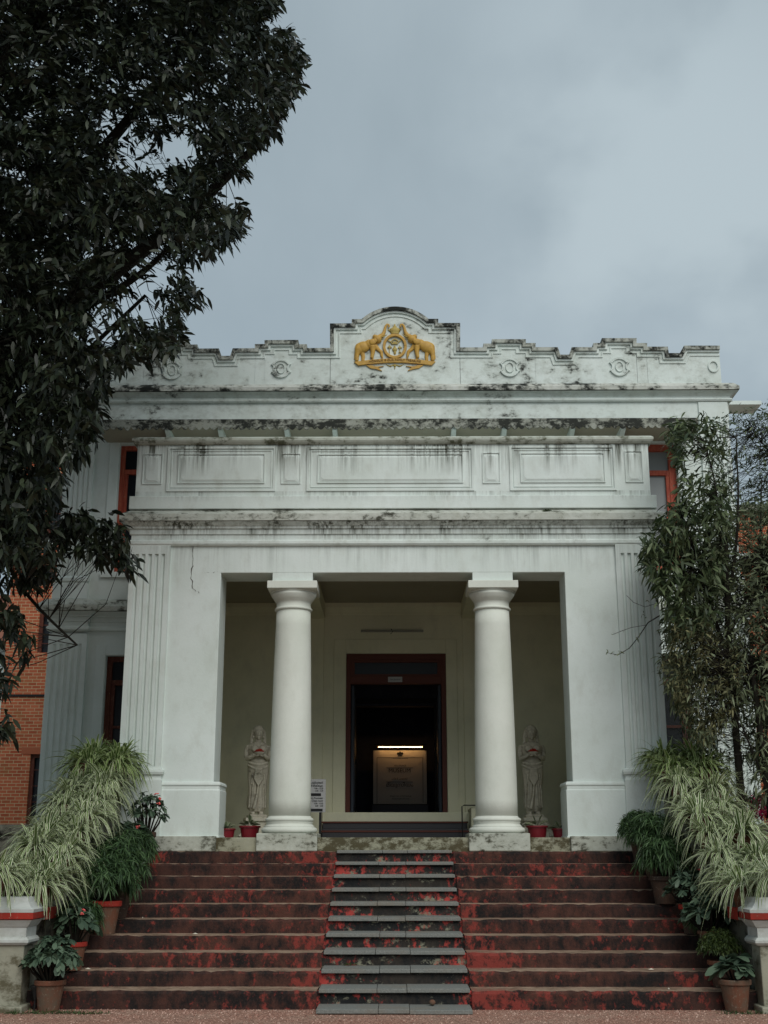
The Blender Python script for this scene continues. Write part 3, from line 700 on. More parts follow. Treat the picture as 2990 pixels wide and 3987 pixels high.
# windows
def window(x0, x1, z0, z1, fm, y=YM, trans=.28, pane='glass_dark', surround=True, fw=.1, mesh=False):
    f = MB(); ya, yb = y + .1, y + .2
    f.box(x0, x0 + fw, ya, yb, z0, z1).box(x1 - fw, x1, ya, yb, z0, z1).box(x0 + fw, x1 - fw, ya, yb, z1 - fw, z1).box(x0 + fw, x1 - fw, ya, yb, z0, z0 + fw)
    zt = z1 - fw - (z1 - z0) * trans * .55; f.box(x0 + fw, x1 - fw, ya + .01, yb, zt - .1, zt)
    xc = (x0 + x1) / 2; f.box(xc - .06, xc + .06, ya + .02, yb - .01, z0 + fw, zt - .1); f.box(xc - .03, xc + .03, ya + .02, yb - .01, zt, z1 - fw)
    zz = z0 + fw + (zt - z0) * .45; f.box(x0 + fw + .07, xc - .06, ya + .02, yb - .01, zz, zz + .05); f.box(xc + .06, x1 - fw - .07, ya + .02, yb - .01, zz, zz + .05)
    for a in (x0 + fw, x1 - fw - .07): f.box(a, a + .07, ya + .015, yb - .01, z0 + fw, zt - .1)
    o = f.build('window', fm, B, bev=.004)
    m = MB(); m.box(x0 + .02, x1 - .02, yb - .02, yb - .005, z0 + .02, z1 - .02); m.build('pane', pane, o)
    if mesh:
        m = MB(); n = 16
        for i in range(-n, n):
            for s_ in (1, -1):
                xa = x0 + (x1 - x0) * i / n; pts = []
                for t in np.linspace(0, 1, 2):
                    x = xa + s_ * (t * (z1 - z0) * .6) + (0 if s_ > 0 else (x1 - x0)); pts.append((min(max(x, x0 + .05), x1 - .05), ya - .02, z0 + t * (z1 - z0)))
                m.tube(pts, .004, 3)
        m.build('wire_mesh', 'mesh', o)
    if surround:
        m = MB(); w_ = .2; y2 = y - .03
        m.box(x0 - w_, x0 - .01, y2, y, z0 - .02, z1 + w_).box(x1 + .01, x1 + w_, y2, y, z0 - .02, z1 + w_).box(x0 - .01, x1 + .01, y2, y, z1 + .01, z1 + w_).box(x0 - w_ - .03, x1 + w_ + .03, y - .06, y, z0 - .12, z0 - .022)
        m.build('window_surround', 'wall', o, bev=.006)
window(*win_low[0], 2.9, 5.2, 'brownwood'); window(*win_low[1], 2.9, 5.2, 'brownwood', mesh=True)
window(*win_up[0], 6.85, 9.47, 'redwood', fw=.09); window(*win_up[1], 6.85, 9.47, 'redwood', pane='glass_frost', fw=.14)
# main pilasters, wing cornice, upper pilasters
WL, WR = -6.64, 6.74
for a, b in ((-6.66, -5.92), (6.02, 6.76)):
    m = MB(); pilaster(m, a, b, YM - .08, YM + .02, 2.0, 5.62, 5, 5.42, .03); m.box(a - .03, b + .03, YM - .12, YM, 1.4, 2.02); m.build('wing_pilaster', 'wall', B)
    c = (a + b) / 2; hb = (b - a) / 2 - .02
    pth = lambda p, c=c, hb=hb: [(c - hb - p, YM + .1), (c - hb - p, YM - .08 - p), (c + hb + p, YM - .08 - p), (c + hb + p, YM + .1)]
    m = MB(); m.profile_run([(p * 1.0, z - .515) for p, z in ent], pth); m.build('wing_cornice_break', 'wall', B)
    m = MB(); m.profile_run([(-.02, 6.037), (.24, 6.037), (.24, 6.14), (.1, 6.28), (-.06, 6.31)], pth); m.build('wing_ledge_break', 'lip', B)
    # upper storey
    ua, ub = (a + .06, b - .1) if a < 0 else (a + .1, b - .06)
    m = MB(); pilaster(m, ua, ub, YM - .05, YM + .02, 6.75, 10.32, 5, 10.0, .03)
    m.build('upper_pilaster', 'wall', B)
    m = MB(); hb2 = (ub - ua) / 2; cc = (ua + ub) / 2; pth = lambda p, c=cc, hb=hb2: [(c - hb - p, YM + .1), (c - hb - p, YM - .05 - p), (c + hb + p, YM - .05 - p), (c + hb + p, YM + .1)]
    m.profile_run([(-.01, 6.3), (.05, 6.3), (.05, 6.6), (.02, 6.62), (.06, 6.65), (.06, 6.71), (.02, 6.74), (-.01, 6.76)], pth); m.build('upper_pilaster_base', 'wall', B)
for a, b in ((-6.62, X0 - hw), (X0 + hw, 6.72)):
    c = (a + b) / 2; hb = (b - a) / 2; pth = lambda p, c=c, hb=hb: [(c - hb, YM - p), (c + hb, YM - p)]
    m = MB(); m.profile_run([(p, z - .518) for p, z in ent], pth); m.build('wing_cornice', 'wall', B)
    m = MB(); m.profile_run([(-.02, 6.033), (.22, 6.033), (.22, 6.13), (.08, 6.26), (-.01, 6.3)], pth); m.build('wing_ledge', 'lip', B)
# awning (scalloped eave) with brackets
xa, xb = -5.79, 5.85; YA = 22.5
m = MB(); n = 84; w_ = (xb - xa) / n; bot = []
for i in range(n):
    dz = random.uniform(-.01, .01)
    for t in (0.02, .25, .5, .75, .98):
        bot.append((xa + w_ * (i + t), 9.485 + dz - .055 * math.sin(t * math.pi) + (.03 if random.random() < .03 else 0)))
m.band_xz([(x, 9.64) for x, z in bot], bot, YA, YA + .035); m.build('awning_scallop', 'awning', B)
m = MB(); m.add([(xa, YA, 9.643), (xb, YA, 9.643), (xb, YM - .025, 9.94), (xa, YM - .025, 9.94), (xa, YA + .04, 9.53), (xb, YA + .04, 9.53), (xb, YM - .025, 9.56), (xa, YM - .025, 9.56)],
      [(0, 1, 2, 3), (0, 4, 5, 1), (0, 3, 7, 4), (1, 5, 6, 2)]); m.build('awning_roof', 'awning', B)
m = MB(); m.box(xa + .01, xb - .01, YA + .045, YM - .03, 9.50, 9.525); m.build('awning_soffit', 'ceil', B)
for xs in (238, 670, 872, 1125, 1308, 1762, 1955, 2215, 2408, 2655):
    x = at(xs, 1690, 23.1)[0]; m = MB(); pz = [(YM, 9.498), (YA + .06, 9.498), (YA + .06, 9.44), (YA + .25, 9.38), (YM - .12, 9.1), (YM, 8.95)]; n = len(pz)
    m.add([(x - .045, y, z) for y, z in pz] + [(x + .045, y, z) for y, z in pz], [tuple(range(n)), tuple(reversed(range(n, 2 * n)))] + [(i, i + n, (i + 1) % n + n, (i + 1) % n) for i in range(n)]); m.build('awning_bracket', 'wall', B)
# upper cornice
def up(hwid, yf): return lambda p: [(XM - hwid - p, 30), (XM - hwid - p, yf - p), (XM + hwid + p, yf - p), (XM + hwid + p, 30)]
m = MB(); m.box(-6.63, 6.73, YM - .02, YM, 9.95, 10.33); m.build('upper_frieze', 'frieze', B)
m = MB(); m.profile_run([(-.02, 10.32), (.0, 10.325), (.05, 10.335), (.07, 10.365), (.05, 10.4), (.03, 10.41), (.03, 10.44), (.05, 10.45), (.1, 10.49), (.17, 10.52), (-.02, 10.53)], up(6.69, YM - .02)); m.build('upper_cornice', 'frieze', B)
m = MB(); m.profile_run([(-.02, 10.535), (.19, 10.535), (.19, 10.61), (.1, 10.7), (-.02, 10.72)], up(6.69, YM - .02)); m.build('upper_ledge', 'upper_lip', B)
# --- stepped parapet
half = [(2811, 1351), (2660, 1351), (2645, 1380), (2601, 1380), (2597, 1355), (2517, 1355), (2517, 1341), (2476, 1341), (2476, 1322), (2341, 1322), (2341, 1341), (2308, 1341), (2308, 1357), (2224, 1357),
        (2214, 1386), (2180, 1386), (2170, 1357), (2084, 1357), (2084, 1341), (2046, 1341), (2046, 1326), (1914, 1326), (1914, 1343), (1881, 1343), (1881, 1358), (1791, 1358), (1791, 1263), (1706, 1263), (1706, 1247), (1668, 1247)]
YQ = YM - .02; XC = at(1538, 1300, YQ)[0]
hp = [(at(x, y, YQ)[0] - XC, at(x, y, YQ)[1]) for x, y in half]
hp = [(min(x, 6.62), z) for x, z in hp]
arc_c, arc_r0, zt, zf = 0, hp[-1][0], at(1545, 1199, YQ)[1], hp[-1][1]
h = zt - zf; Rr = (arc_r0 ** 2 + h * h) / (2 * h); a0 = math.asin(arc_r0 / Rr)
right = hp[:]
arc = [(Rr * math.sin(t), zt - Rr + Rr * math.cos(t)) for t in np.linspace(a0, -a0, 25)][1:-1]
line = [(x, z) for x, z in right] + arc + [(-x, z) for x, z in reversed(right)]
line = [(x + XC, z) for x, z in line]      # right to left
def offset(pl, d):
    out = []; n = len(pl)
    for i in range(n):
        def nrm(a, b):
            dx, dz = b[0] - a[0], b[1] - a[1]; l = math.hypot(dx, dz) + 1e-9; return (-dz / l, dx / l)
        N = []
        if i > 0: N.append(nrm(pl[i - 1], pl[i]))
        if i < n - 1: N.append(nrm(pl[i], pl[i + 1]))
        if len(N) == 1: nx_, nz = N[0]
        else:
            nx_, nz = N[0][0] + N[1][0], N[0][1] + N[1][1]; l2 = nx_ * nx_ + nz * nz; nx_, nz = 2 * nx_ / l2, 2 * nz / l2
            q_ = math.hypot(nx_, nz)
            if q_ > 1.8: nx_, nz = nx_ / q_ * 1.8, nz / q_ * 1.8
        out.append((pl[i][0] + nx_ * d, pl[i][1] + nz * d))
    return out
m = MB(); L2 = offset(line, .01); zb = 10.69
L2 = [(min(max(x, -6.6), 6.72), z) for x, z in L2]
for i in range(len(L2) - 1):
    (xa_, za_), (xb_, zb_) = L2[i], L2[i + 1]
    if xa_ - xb_ > 1e-4:
        m.add([(xb_, YQ, zb), (xa_, YQ, zb), (xa_, YQ, za_), (xb_, YQ, zb_), (xb_, YQ + .3, zb), (xa_, YQ + .3, zb), (xa_, YQ + .3, za_), (xb_, YQ + .3, zb_)], [(0, 1, 2, 3), (5, 4, 7, 6), (3, 2, 6, 7)])
    else: m.add([(xa_, YQ, za_), (xb_, YQ, zb_), (xb_, YQ + .3, zb_), (xa_, YQ + .3, za_)], [(0, 1, 2, 3)])
xe = L2[0]; m.add([(xe[0], YQ, zb), (xe[0], YQ + .3, zb), (xe[0], YQ + .3, xe[1]), (xe[0], YQ, xe[1])], [(0, 1, 2, 3)])
xe = L2[-1]; m.add([(xe[0], YQ, zb), (xe[0], YQ + .3, zb), (xe[0], YQ + .3, xe[1]), (xe[0], YQ, xe[1])], [(3, 2, 1, 0)])
m.build('parapet', 'parapet', B)

m = MB(); m.band_xz(line, offset(line, .075), YQ - .075, YQ + .34); m.build('parapet_coping', 'coping', B)
m = MB(); m.band_xz(offset(line, .078), offset(line, .12), YQ - .035, YQ - .001); m.build('coping_fillet', 'parapet', B)
m = MB(); m.band_xz(offset(line, .175), offset(line, .2), YQ - .02, YQ - .001); m.build('parapet_moulding', 'parapet', B)
# roundels
for xs, ys in ((1984, 1432), (2411, 1429), (1094, 1436), (670, 1443)):
    cx, cz = at(xs, ys, YQ); m = MB(); r0 = .205
    for s_ in (1, -1):
        o_, i_ = [], []
        for t in np.linspace(R(28), R(152), 15): o_.append((cx + r0 * math.cos(t), cz + s_ * r0 * math.sin(t))); i_.append((cx + (r0 - .045) * math.cos(t), cz + s_ * (r0 - .045) * math.sin(t)))
        if s_ > 0: m.band_xz(o_[::-1], i_[::-1], YQ - .04, YQ)
        else: m.band_xz(o_, i_, YQ - .04, YQ)
        o_, i_ = [], []
        for t in np.linspace(R(-70), R(70), 9): o_.append((cx + s_ * (r0 + .035 - .085 * math.cos(t)), cz + .098 * math.sin(t))); i_.append((cx + s_ * (r0 + .0 - .085 * math.cos(t)), cz + .098 * math.sin(t)))
        if s_ > 0: m.band_xz(i_, o_, YQ - .038, YQ)
        else: m.band_xz(o_, i_, YQ - .038, YQ)
    o_ = [(cx + .085 * math.cos(t), cz + .115 * math.sin(t)) for t in np.linspace(0, 2 * math.pi, 25)]; i_ = [(cx + .065 * math.cos(t), cz + .095 * math.sin(t)) for t in np.linspace(0, 2 * math.pi, 25)]
    m.prism_xz([(cx + .16 * math.cos(t), cz - .17 * math.sin(t)) for t in np.linspace(0, 2 * math.pi, 25)[:-1]], YQ - .012, YQ)
    m.band_xz(o_[::-1], i_[::-1], YQ - .035, YQ)
    m.build('roundel', plaster('roundel_plaster', mold=.35 if xs < 1500 else .12, mscale=5), B, bev=.008)
for xs in (2777,):
    cx, cz = at(xs, 1427, YQ); m = MB()
    o_ = [(cx + .11 * math.cos(t), cz + .13 * math.sin(t)) for t in np.linspace(0, 2 * math.pi, 25)]; i_ = [(cx + .08 * math.cos(t), cz + .1 * math.sin(t)) for t in np.linspace(0, 2 * math.pi, 25)]
    m.band_xz(o_[::-1], i_[::-1], YQ - .03, YQ); m.build('ring_ornament', 'parapet', B)

# --- coat of arms, relief in gold paint
em = bpy.data.objects.new('coat_of_arms', None); col.objects.link(em); em.parent = B; em.location = Vector((XC, YQ, 11)) - B.location
ES = 1 / 724.0; ecx, ecz = at(1320 + 818 / 3.77, 1180 + 650 / 3.77, YQ - .02)
def E(x, y): return (ecx + (x - 818) * ES, ecz - (y - 650) * ES * 1.035)
def esub(m_, n_, mat_='gold', **k):
    for i, v in enumerate(m_.v): m_.v[i] = (v[0] - XC, v[1] - YQ, v[2] - 11)
    o = m_.build(n_, mat_, None, **k); o.parent = em; return o
def relief_tube(m, pts, rads, yo=-.02, flat_=.6, sgn=1):
    P = [E(818 + sgn * (x - 818), y) for x, y in pts]
    for j in range(len(P) - 1):
        n_ = max(2, int(math.dist(P[j], P[j + 1]) / .018))
        for t in np.linspace(0, 1, n_ + 1):
            r = (rads[j] * (1 - t) + rads[j + 1] * t) * ES
            m.ellipsoid((P[j][0] * (1 - t) + P[j + 1][0] * t, YQ + yo, P[j][1] * (1 - t) + P[j + 1][1] * t), (r, r * flat_, r), 10, 6)
def eell(m, x, y, rx, ry, yo=-.02, d=.05, tilt=0, sgn=1):
    c_ = E(818 + sgn * (x - 818), y); m.ellipsoid((c_[0], YQ + yo, c_[1]), (rx * ES, d, ry * ES), 18, 12, tilt * sgn)
for sgn in (1, -1):
    m = MB()
    eell(m, 345, 645, 112, 88, -.02, .07, R(-18), sgn); eell(m, 295, 665, 72, 88, -.02, .065, 0, sgn); eell(m, 440, 600, 78, 72, -.02, .07, R(-25), sgn)
    eell(m, 560, 530, 62, 66, -.03, .075, R(-30), sgn); eell(m, 525, 490, 40, 34, -.03, .06, 0, sgn)
    relief_tube(m, [(585, 500), (640, 460), (662, 415), (672, 370), (685, 320), (705, 298), (732, 305), (738, 330), (722, 338)], [40, 32, 26, 22, 18, 15, 13, 12, 10], -.035, .8, sgn)
    relief_tube(m, [(560, 560), (600, 550), (618, 560)], [32, 20, 8], -.03, .8, sgn)
    relief_tube(m, [(280, 680), (258, 770), (256, 845)], [52, 33, 30], -.03, .8, sgn)
    relief_tube(m, [(335, 720), (350, 790), (345, 845)], [38, 30, 27], -.01, .6, sgn)
    relief_tube(m, [(490, 640), (492, 730), (480, 800)], [48, 33, 28], -.035, .8, sgn)
    relief_tube(m, [(520, 620), (570, 680), (618, 720), (626, 775)], [42, 30, 25, 23], -.015, .7, sgn)
    relief_tube(m, [(232, 640), (222, 740), (218, 825)], [8, 6, 8], -.01, .8, sgn)
    relief_tube(m, [(478, 815), (500, 830), (478, 845)], [12, 9, 7], -.03, .8, sgn); relief_tube(m, [(630, 790), (640, 810), (605, 825)], [14, 10, 7], -.02, .8, sgn)
    esub(m, 'elephant', 'gold', remesh=.0075)
    m = MB(); relief_tube(m, [(600, 528), (630, 535), (662, 518)], [9, 7, 4], -.06, .9, sgn); relief_tube(m, [(640, 500), (690, 475), (712, 450)], [10, 8, 4], -.06, .9, sgn); esub(m, 'tusk', 'gold2', smooth=True)
    m = MB(); eell(m, 490, 580, 56, 46, -.085, .022, R(-10), sgn); eell(m, 530, 560, 26, 36, -.085, .02, 0, sgn); esub(m, 'ear', 'gold', smooth=True)
m = MB()
ring_o = [E(818 + 178 * math.cos(t), 635 - 192 * math.sin(t)) for t in np.linspace(0, 2 * math.pi, 49)]; ring_i = [E(818 + 138 * math.cos(t), 635 - 150 * math.sin(t)) for t in np.linspace(0, 2 * math.pi, 49)]
m.band_xz(ring_o[::-1], ring_i[::-1], YQ - .05, YQ); esub(m, 'shield_ring', 'gold', bev=.01)
m = MB(); arc_ = [(215, 862), (300, 850), (450, 832), (600, 818), (700, 812), (818, 810), (936, 812), (1036, 818), (1186, 832), (1330, 850), (1420, 862)]
top_ = [E(x, y + 14) for x, y in arc_]; bot_ = [E(min(max(x, 280), 1362), y + 78 if 280 < x < 1360 else y + 70) for x, y in arc_]
m.band_xz(top_[::-1], bot_[::-1], YQ - .045, YQ); esub(m, 'motto_ribbon', 'gold', bev=.006)
for sgn in (1, -1):
    m = MB(); P = [E(818 + sgn * (x - 818), y) for x, y in [(395, 925), (470, 925), (540, 945), (655, 938), (570, 960), (630, 1012), (540, 985), (460, 970)]]
    P = P if sgn < 0 else P
    m.prism_xz(P if sgn < 0 else P[::-1], YQ - .03, YQ); esub(m, 'ribbon_tail', 'gold')
bend = lambda a: -(a / .6) ** 2 * .048
tx, tz = E(818, 851)
o = text_mesh('HONOUR IS OUR FAMILY TREASURE', .066, tx - XC, YQ - .052 - YQ, tz - 11, 'brownwood', None, ext=.004, sx=.98, bend=bend); o.parent = em; o.data.materials[0] = flat('ribbon_letter', (.22, .12, .03), .7)
# crown
m = MB(); cx, cz = E(818, 430)
prof = [(.085, 0), (.08, .012), (.1, .05), (.11, .08), (.095, .115), (.06, .135), (.035, .145), (.045, .155), (.03, .175), (.015, .185), (.02, .2), (.003, .225)]
n_ = 28
for r, z in prof:
    for i in range(n_):
        a = 2 * math.pi * i / n_; rr = r * (1 + (.07 * math.cos(10 * a) if z < .13 else 0)); m.v.append((cx + rr * math.cos(a), YQ + .45 * rr * math.sin(a), cz - .01 + z))
for j in range(len(prof) - 1):
    for i in range(n_): a, b = j * n_ + i, j * n_ + (i + 1) % n_; m.f.append((a, b, b + n_, a + n_))
for sgn in (-1, 1): m.tube([(cx + sgn * .095, YQ - .02, cz + .05), (cx + sgn * .14, YQ - .02, cz + .09), (cx + sgn * .12, YQ - .02, cz + .11)], [.012, .01, .005], 6)
esub(m, 'crown', 'gold2', smooth=True)
# charges inside the ring: palanquin, parasol, conch, lamp
def flatshape(name, polys, d=.03):
    m = MB()
    for P in polys: m.prism_xz([E(x, y) for x, y in P][::-1], YQ - d, YQ)
    esub(m, name, 'gold2')
flatshape('palanquin', [[(715, 540), (770, 560), (780, 590), (860, 590), (870, 560), (920, 530), (905, 550), (875, 575), (862, 600), (775, 600), (760, 572), (722, 556)], [(768, 550), (790, 525), (818, 516), (850, 525), (870, 550), (858, 556), (835, 535), (818, 530), (800, 535), (780, 556)], [(785, 562), (855, 562), (848, 588), (792, 588)]])
flatshape('parasol', [[(708, 655), (715, 640), (735, 622), (739, 600), (744, 622), (765, 640), (775, 655)], [(737, 655), (745, 655), (745, 735), (737, 735)]])
flatshape('lamp_stand', [[(865, 650), (888, 640), (893, 605), (899, 640), (923, 650), (923, 660), (865, 660)], [(888, 660), (900, 660), (898, 715), (912, 730), (872, 730), (890, 715)]])
m = MB(); eell(m, 816, 680, 36, 36, -.01, .03); eell(m, 820, 720, 20, 40, -.01, .02); eell(m, 816, 640, 14, 18, -.01, .02); esub(m, 'conch', 'gold2', smooth=True)
m = MB(); eell(m, 818, 925, 22, 22, -.005, .02); relief_tube(m, [(818, 940), (818, 975)], [12, 8], -.005)
for sgn in (1, -1): relief_tube(m, [(790, 920), (750, 935), (715, 925), (690, 910)], [10, 13, 9, 5], -.005, .6, sgn)
esub(m, 'pendant', 'gold2', smooth=True)

# --- fixtures of the porch
t = thing('tube_light', 'unlit tube light batten on the porch wall above the doorway', 'lamp', (-.06, 23.4, 5.655))
m = MB(); m.box(-.66, .54, 23.43, 23.46, 5.64, 5.685); m.build('batten', 'tube', t, bev=.004)
m = MB(); m.tube([(-.62, 23.41, 5.66), (.5, 23.41, 5.66)], .014, 8); m.build('tube', 'tube', t)
m = MB(); m.tube([(-.08, 23.42, 5.70), (-.05, 23.40, 5.64), (-.09, 23.42, 5.60)], .008, 5); m.build('wire', 'black', t)
t = thing('door_sign', 'small white name plate fixed on the lintel over the entrance', 'sign', (0, YM, 4.73))
m = MB(); m.box(-.14, .13, YM + .005, YM + .018, 4.69, 4.79); m.build('plate', 'paper', t)
text_mesh('Main Entrance', .035, -.005, YM + .003, 4.74, 'ink', t)
t = thing('notice_board', 'white notice board with black bars beside the left column foot', 'sign', (-1.4, 21.4, 1.78))
m = MB(); m.box(-1.74, -1.19, 21.48, 21.5, 2.22, 2.77); m.build('board', 'paper', t, bev=.004)
m = MB(); m.box(-1.66, -1.62, 21.5, 21.53, 1.783, 2.75).box(-1.3, -1.26, 21.5, 21.53, 1.783, 2.75); m.build('post', 'black', t)
for i, (s_, z) in enumerate((('സന്ദർശകർ ഫുട്‌വെയർ', 2.71), ('ക്ലോക്ക് റൂമിൽ സൂക്ഷിക്കുക', 2.66), ('9.00 - 12.30', 2.615), ('2.00 - 4.30', 2.575), ('Carry Footwear', 2.455), ('to Cloak room', 2.41), ('9.00 - 12.30', 2.365), ('2.00 - 4.30', 2.325))):
    text_mesh(s_.replace('\u200c', ''), .045 if i in (0, 1, 4, 5) else .036, -1.235, 21.475, z, 'ink', t, align='RIGHT', sx=.85)
m = MB(); m.box(-1.70, -1.27, 21.474, 21.479, 2.49, 2.535).box(-1.70, -1.24, 21.474, 21.479, 2.235, 2.28); m.build('black_bar', 'ink', t)
# museum board inside the hall
t = thing('museum_board', 'grey museum information board lit from above inside the dark hall', 'sign', (.1, 29, 2.255))
m = MB(); m.box(-.52, .72, 29, 29.06, 2.62, 3.83); m.build('panel', 'board', t, bev=.01)
m = MB(); m.box(-.54, .74, 28.96, 29.1, 2.257, 2.6); m.box(-.48, .68, 28.945, 28.96, 2.5, 2.53).box(-.48, -.45, 28.945, 28.96, 2.257, 2.5).box(.65, .68, 28.945, 28.96, 2.257, 2.5); m.build('base_cabinet', 'desk', t)
def bp(px, py): return at(1420 + px / 5.925, 2850 + py / 5.925, 29)
m = MB(); a = bp(280, 590); b = bp(1350, 1640)
for q_ in ((a[0], a[0] + .008, b[1], a[1]), (b[0] - .008, b[0], b[1], a[1]), (a[0], b[0], a[1] - .006, a[1])): m.box(q_[0], q_[1], 28.994, 28.999, q_[2], q_[3])
for y_ in (828, 1155): a = bp(500, y_); b = bp(1110, y_); m.box(a[0], b[0], 28.994, 28.999, a[1] - .004, a[1] + .004)
m.build('border_line', 'ink', t)
for s_, sz, py, ox in (('HILL PALACE', .05, 775, 815), ('MUSEUM', .125, 893, 805), ('ഹിൽ പാലസ്', .06, 1085, 800), ('മ്യൂസിയം', .12, 1225, 805), ('Department of Archaeology', .045, 1478, 830), ('Government of Kerala', .045, 1540, 830), ('Government of Kerala', .04, 603, 820)):
    x, z = bp(ox, py); text_mesh(s_, sz, x, 28.992, z, 'ink', t, ext=.001, sx=1.05 if sz > .1 else .95)
m = MB(); x, z = bp(815, 500)
for dx in (-.045, .045): m.ellipsoid((x + dx, 28.99, z), (.03, .008, .03), 10, 6)
m.prism_xz([(x - .06, z - .05), (x + .06, z - .05), (x + .05, z - .035), (x - .05, z - .035)], 28.985, 28.998); m.prism_xz([(x - .018, z - .03), (x + .018, z - .03), (x + .022, z + .03), (x, z + .055), (x - .022, z + .03)], 28.985, 28.998)
m.build('emblem', 'ink', t)
t = thing('picture_light', 'glowing strip lamp above the museum board in the hall', 'lamp', (.1, 28.8, 3.9))
m = MB(); m.tube([(-.4, 28.86, 3.895), (.62, 28.86, 3.895)], .007, 8); m.build('lit_tube', 'lamp', t)
m = MB(); m.box(-.5, .7, 28.83, 29.0, 3.93, 3.955); m.build('hood', 'black', t)

# ================================================================== STATUES
def statue():
    r = thing('statue', '', 'statue', (0, 0, 0), 'stone women with bowls of flowers', local=True)
    H_ = 1.53
    m = MB()
    rows = [(.10, .10, .085, 0, 0), (.16, .155, .11, 0, 0), (.24, .165, .12, .0, 0), (.36, .15, .115, 0, 0), (.5, .155, .12, .005, 0), (.64, .168, .13, .008, 0), (.74, .178, .14, .01, 0), (.82, .175, .138, .008, 0),
            (.88, .155, .125, .004, 0), (.95, .135, .11, 0, 0), (1.0, .14, .112, 0, 0), (1.06, .165, .125, 0, .01), (1.12, .185, .125, 0, .008), (1.17, .18, .105, 0, 0), (1.205, .12, .08, 0, 0), (1.23, .058, .055, 0, 0), (1.27, .052, .052, 0, -.005)]
    n_ = 36; o = 0
    for z, rx, ry, ox, oy in rows:
        for i in range(n_):
            a = 2 * math.pi * i / n_; k = 1
            if z < .72: k = 1 + .05 * math.sin(9 * a + z * 2) - (.16 * math.exp(-((a - 1.5 * math.pi) / .22) ** 2) if z < .62 else 0)
            m.v.append((ox + rx * k * math.cos(a), oy + ry * k * math.sin(a), z))
    for j in range(len(rows) - 1):
        for i in range(n_): a, b = j * n_ + i, j * n_ + (i + 1) % n_; m.f.append((a, b, b + n_, a + n_))
    m.f.append(tuple(reversed(range(n_)))); m.f.append(tuple((len(rows) - 1) * n_ + i for i in range(n_)))
    # head, face, hair
    m.ellipsoid((0, -.01, 1.365), (.075, .085, .105), 20, 14)
    m.tube([(0, -.088, 1.385), (0, -.108, 1.345), (0, -.09, 1.338)], [.008, .016, .012], 6); m.ellipsoid((0, -.088, 1.315), (.026, .014, .008)); m.ellipsoid((0, -.08, 1.285), (.025, .018, .018))
    for s in (-1, 1): m.ellipsoid((s * .03, -.082, 1.375), (.018, .012, .008)); m.ellipsoid((s * .03, -.084, 1.397), (.022, .01, .005)); m.ellipsoid((s * .078, .0, 1.36), (.014, .02, .03)); m.ellipsoid((s * .082, -.01, 1.315), (.02, .02, .022))
    m.tube([(s * 0 + .088 * math.cos(t), -.045 + .05 * abs(math.cos(t)), 1.40 + .075 * math.sin(t)) for t in np.linspace(R(5), R(175), 11)], .022, 8)
    m.ellipsoid((0, .02, 1.42), (.1, .1, .095), 18, 10)
    for s in (-1, 1): m.tube([(s * .085, .02, 1.42), (s * .105, .03, 1.33), (s * .11, .03, 1.24), (s * .13, .02, 1.16)], [.035, .034, .032, .02], 8)
    # necklaces, belt, drape
    m.tube([(.06 * math.cos(t), -.045 - .04 * abs(math.sin(t)), 1.22 + .035 * math.sin(t)) for t in np.linspace(R(180), R(360), 9)], .01, 6)
    m.tube([(.11 * math.cos(t), -.08 - .045 * abs(math.sin(t)), 1.18 + .09 * math.sin(t)) for t in np.linspace(R(190), R(350), 11)], .013, 6)
    for s in (-1, 1): m.ellipsoid((s * .068, -.11, 1.11), (.06, .045, .055))
    m.tube([(.158 * math.cos(t), .125 * math.sin(t), .895 - .04 * math.exp(-((t - R(270)) / .9) ** 2)) for t in np.linspace(R(180), R(360), 17)], .02, 6)
    m.tube([(.172 * math.cos(t), .135 * math.sin(t), .855 - .075 * math.exp(-((t - R(270)) / .9) ** 2)) for t in np.linspace(R(180), R(360), 17)], .016, 6)
    m.add([(-.05, -.15, .80), (.05, -.15, .80), (.075, -.155, .62), (0, -.17, .5), (-.075, -.155, .62), (-.05, -.10, .80), (.05, -.10, .80), (.075, -.10, .62), (0, -.10, .5), (-.075, -.10, .62)],
          [(0, 1, 2, 3, 4), (9, 8, 7, 6, 5), (0, 5, 6, 1), (1, 6, 7, 2), (2, 7, 8, 3), (3, 8, 9, 4), (4, 9, 5, 0)])
    m.tube([(0, -.15, .52), (-.01, -.13, .4), (-.03, -.125, .28), (-.06, -.12, .14)], [.014, .018, .024, .03], 6)
    for s in (-1, 1):
        for q in (.05, .1, .14): m.tube([(s * q * .7, -.13, .7), (s * q * .9, -.118 + q * .2, .45), (s * q * 1.0, -.11 + q * .25, .16)], .009, 5)
        # arms: shoulder, elbow at the waist, forearm lifting the bowl
        m.tube([(s * .16, 0, 1.165), (s * .195, .01, 1.08), (s * .2, .0, .99), (s * .19, -.03, .95), (s * .14, -.11, .97), (s * .08, -.165, 1.005), (s * .055, -.175, 1.01)], [.048, .045, .04, .04, .036, .028, .022], 10)
        for f_ in range(4): m.tube([(s * .06, -.175 - .008 * f_, 1.0 - .006 * f_), (s * (.025), -.185 - .012 * f_, .985 + .004 * f_), (s * -.005, -.18 - .012 * f_, .99 + .006 * f_)], [.01, .009, .007], 6)
        m.tube([(s * .07, -.17, 1.01), (s * .06, -.2, 1.035), (s * .045, -.205, 1.045)], [.011, .01, .008], 6)
        m.ellipsoid((s * .07, -.04, .065), (.045, .09, .04)); 
        for q in range(5): m.ellipsoid((s * .07 + (q - 2) * .018, -.125, .045), (.01, .022, .012))
        m.tube([(s * .07, 0, .04), (s * .072, 0, .14)], [.05, .058], 10)
    # bowl
    m.lathe(0, -.165, [(.02, .985), (.045, .99), (.075, 1.02), (.09, 1.05), (.085, 1.055)], 20)
    m.box(-.15, .15, -.17, .12, 0, .05)
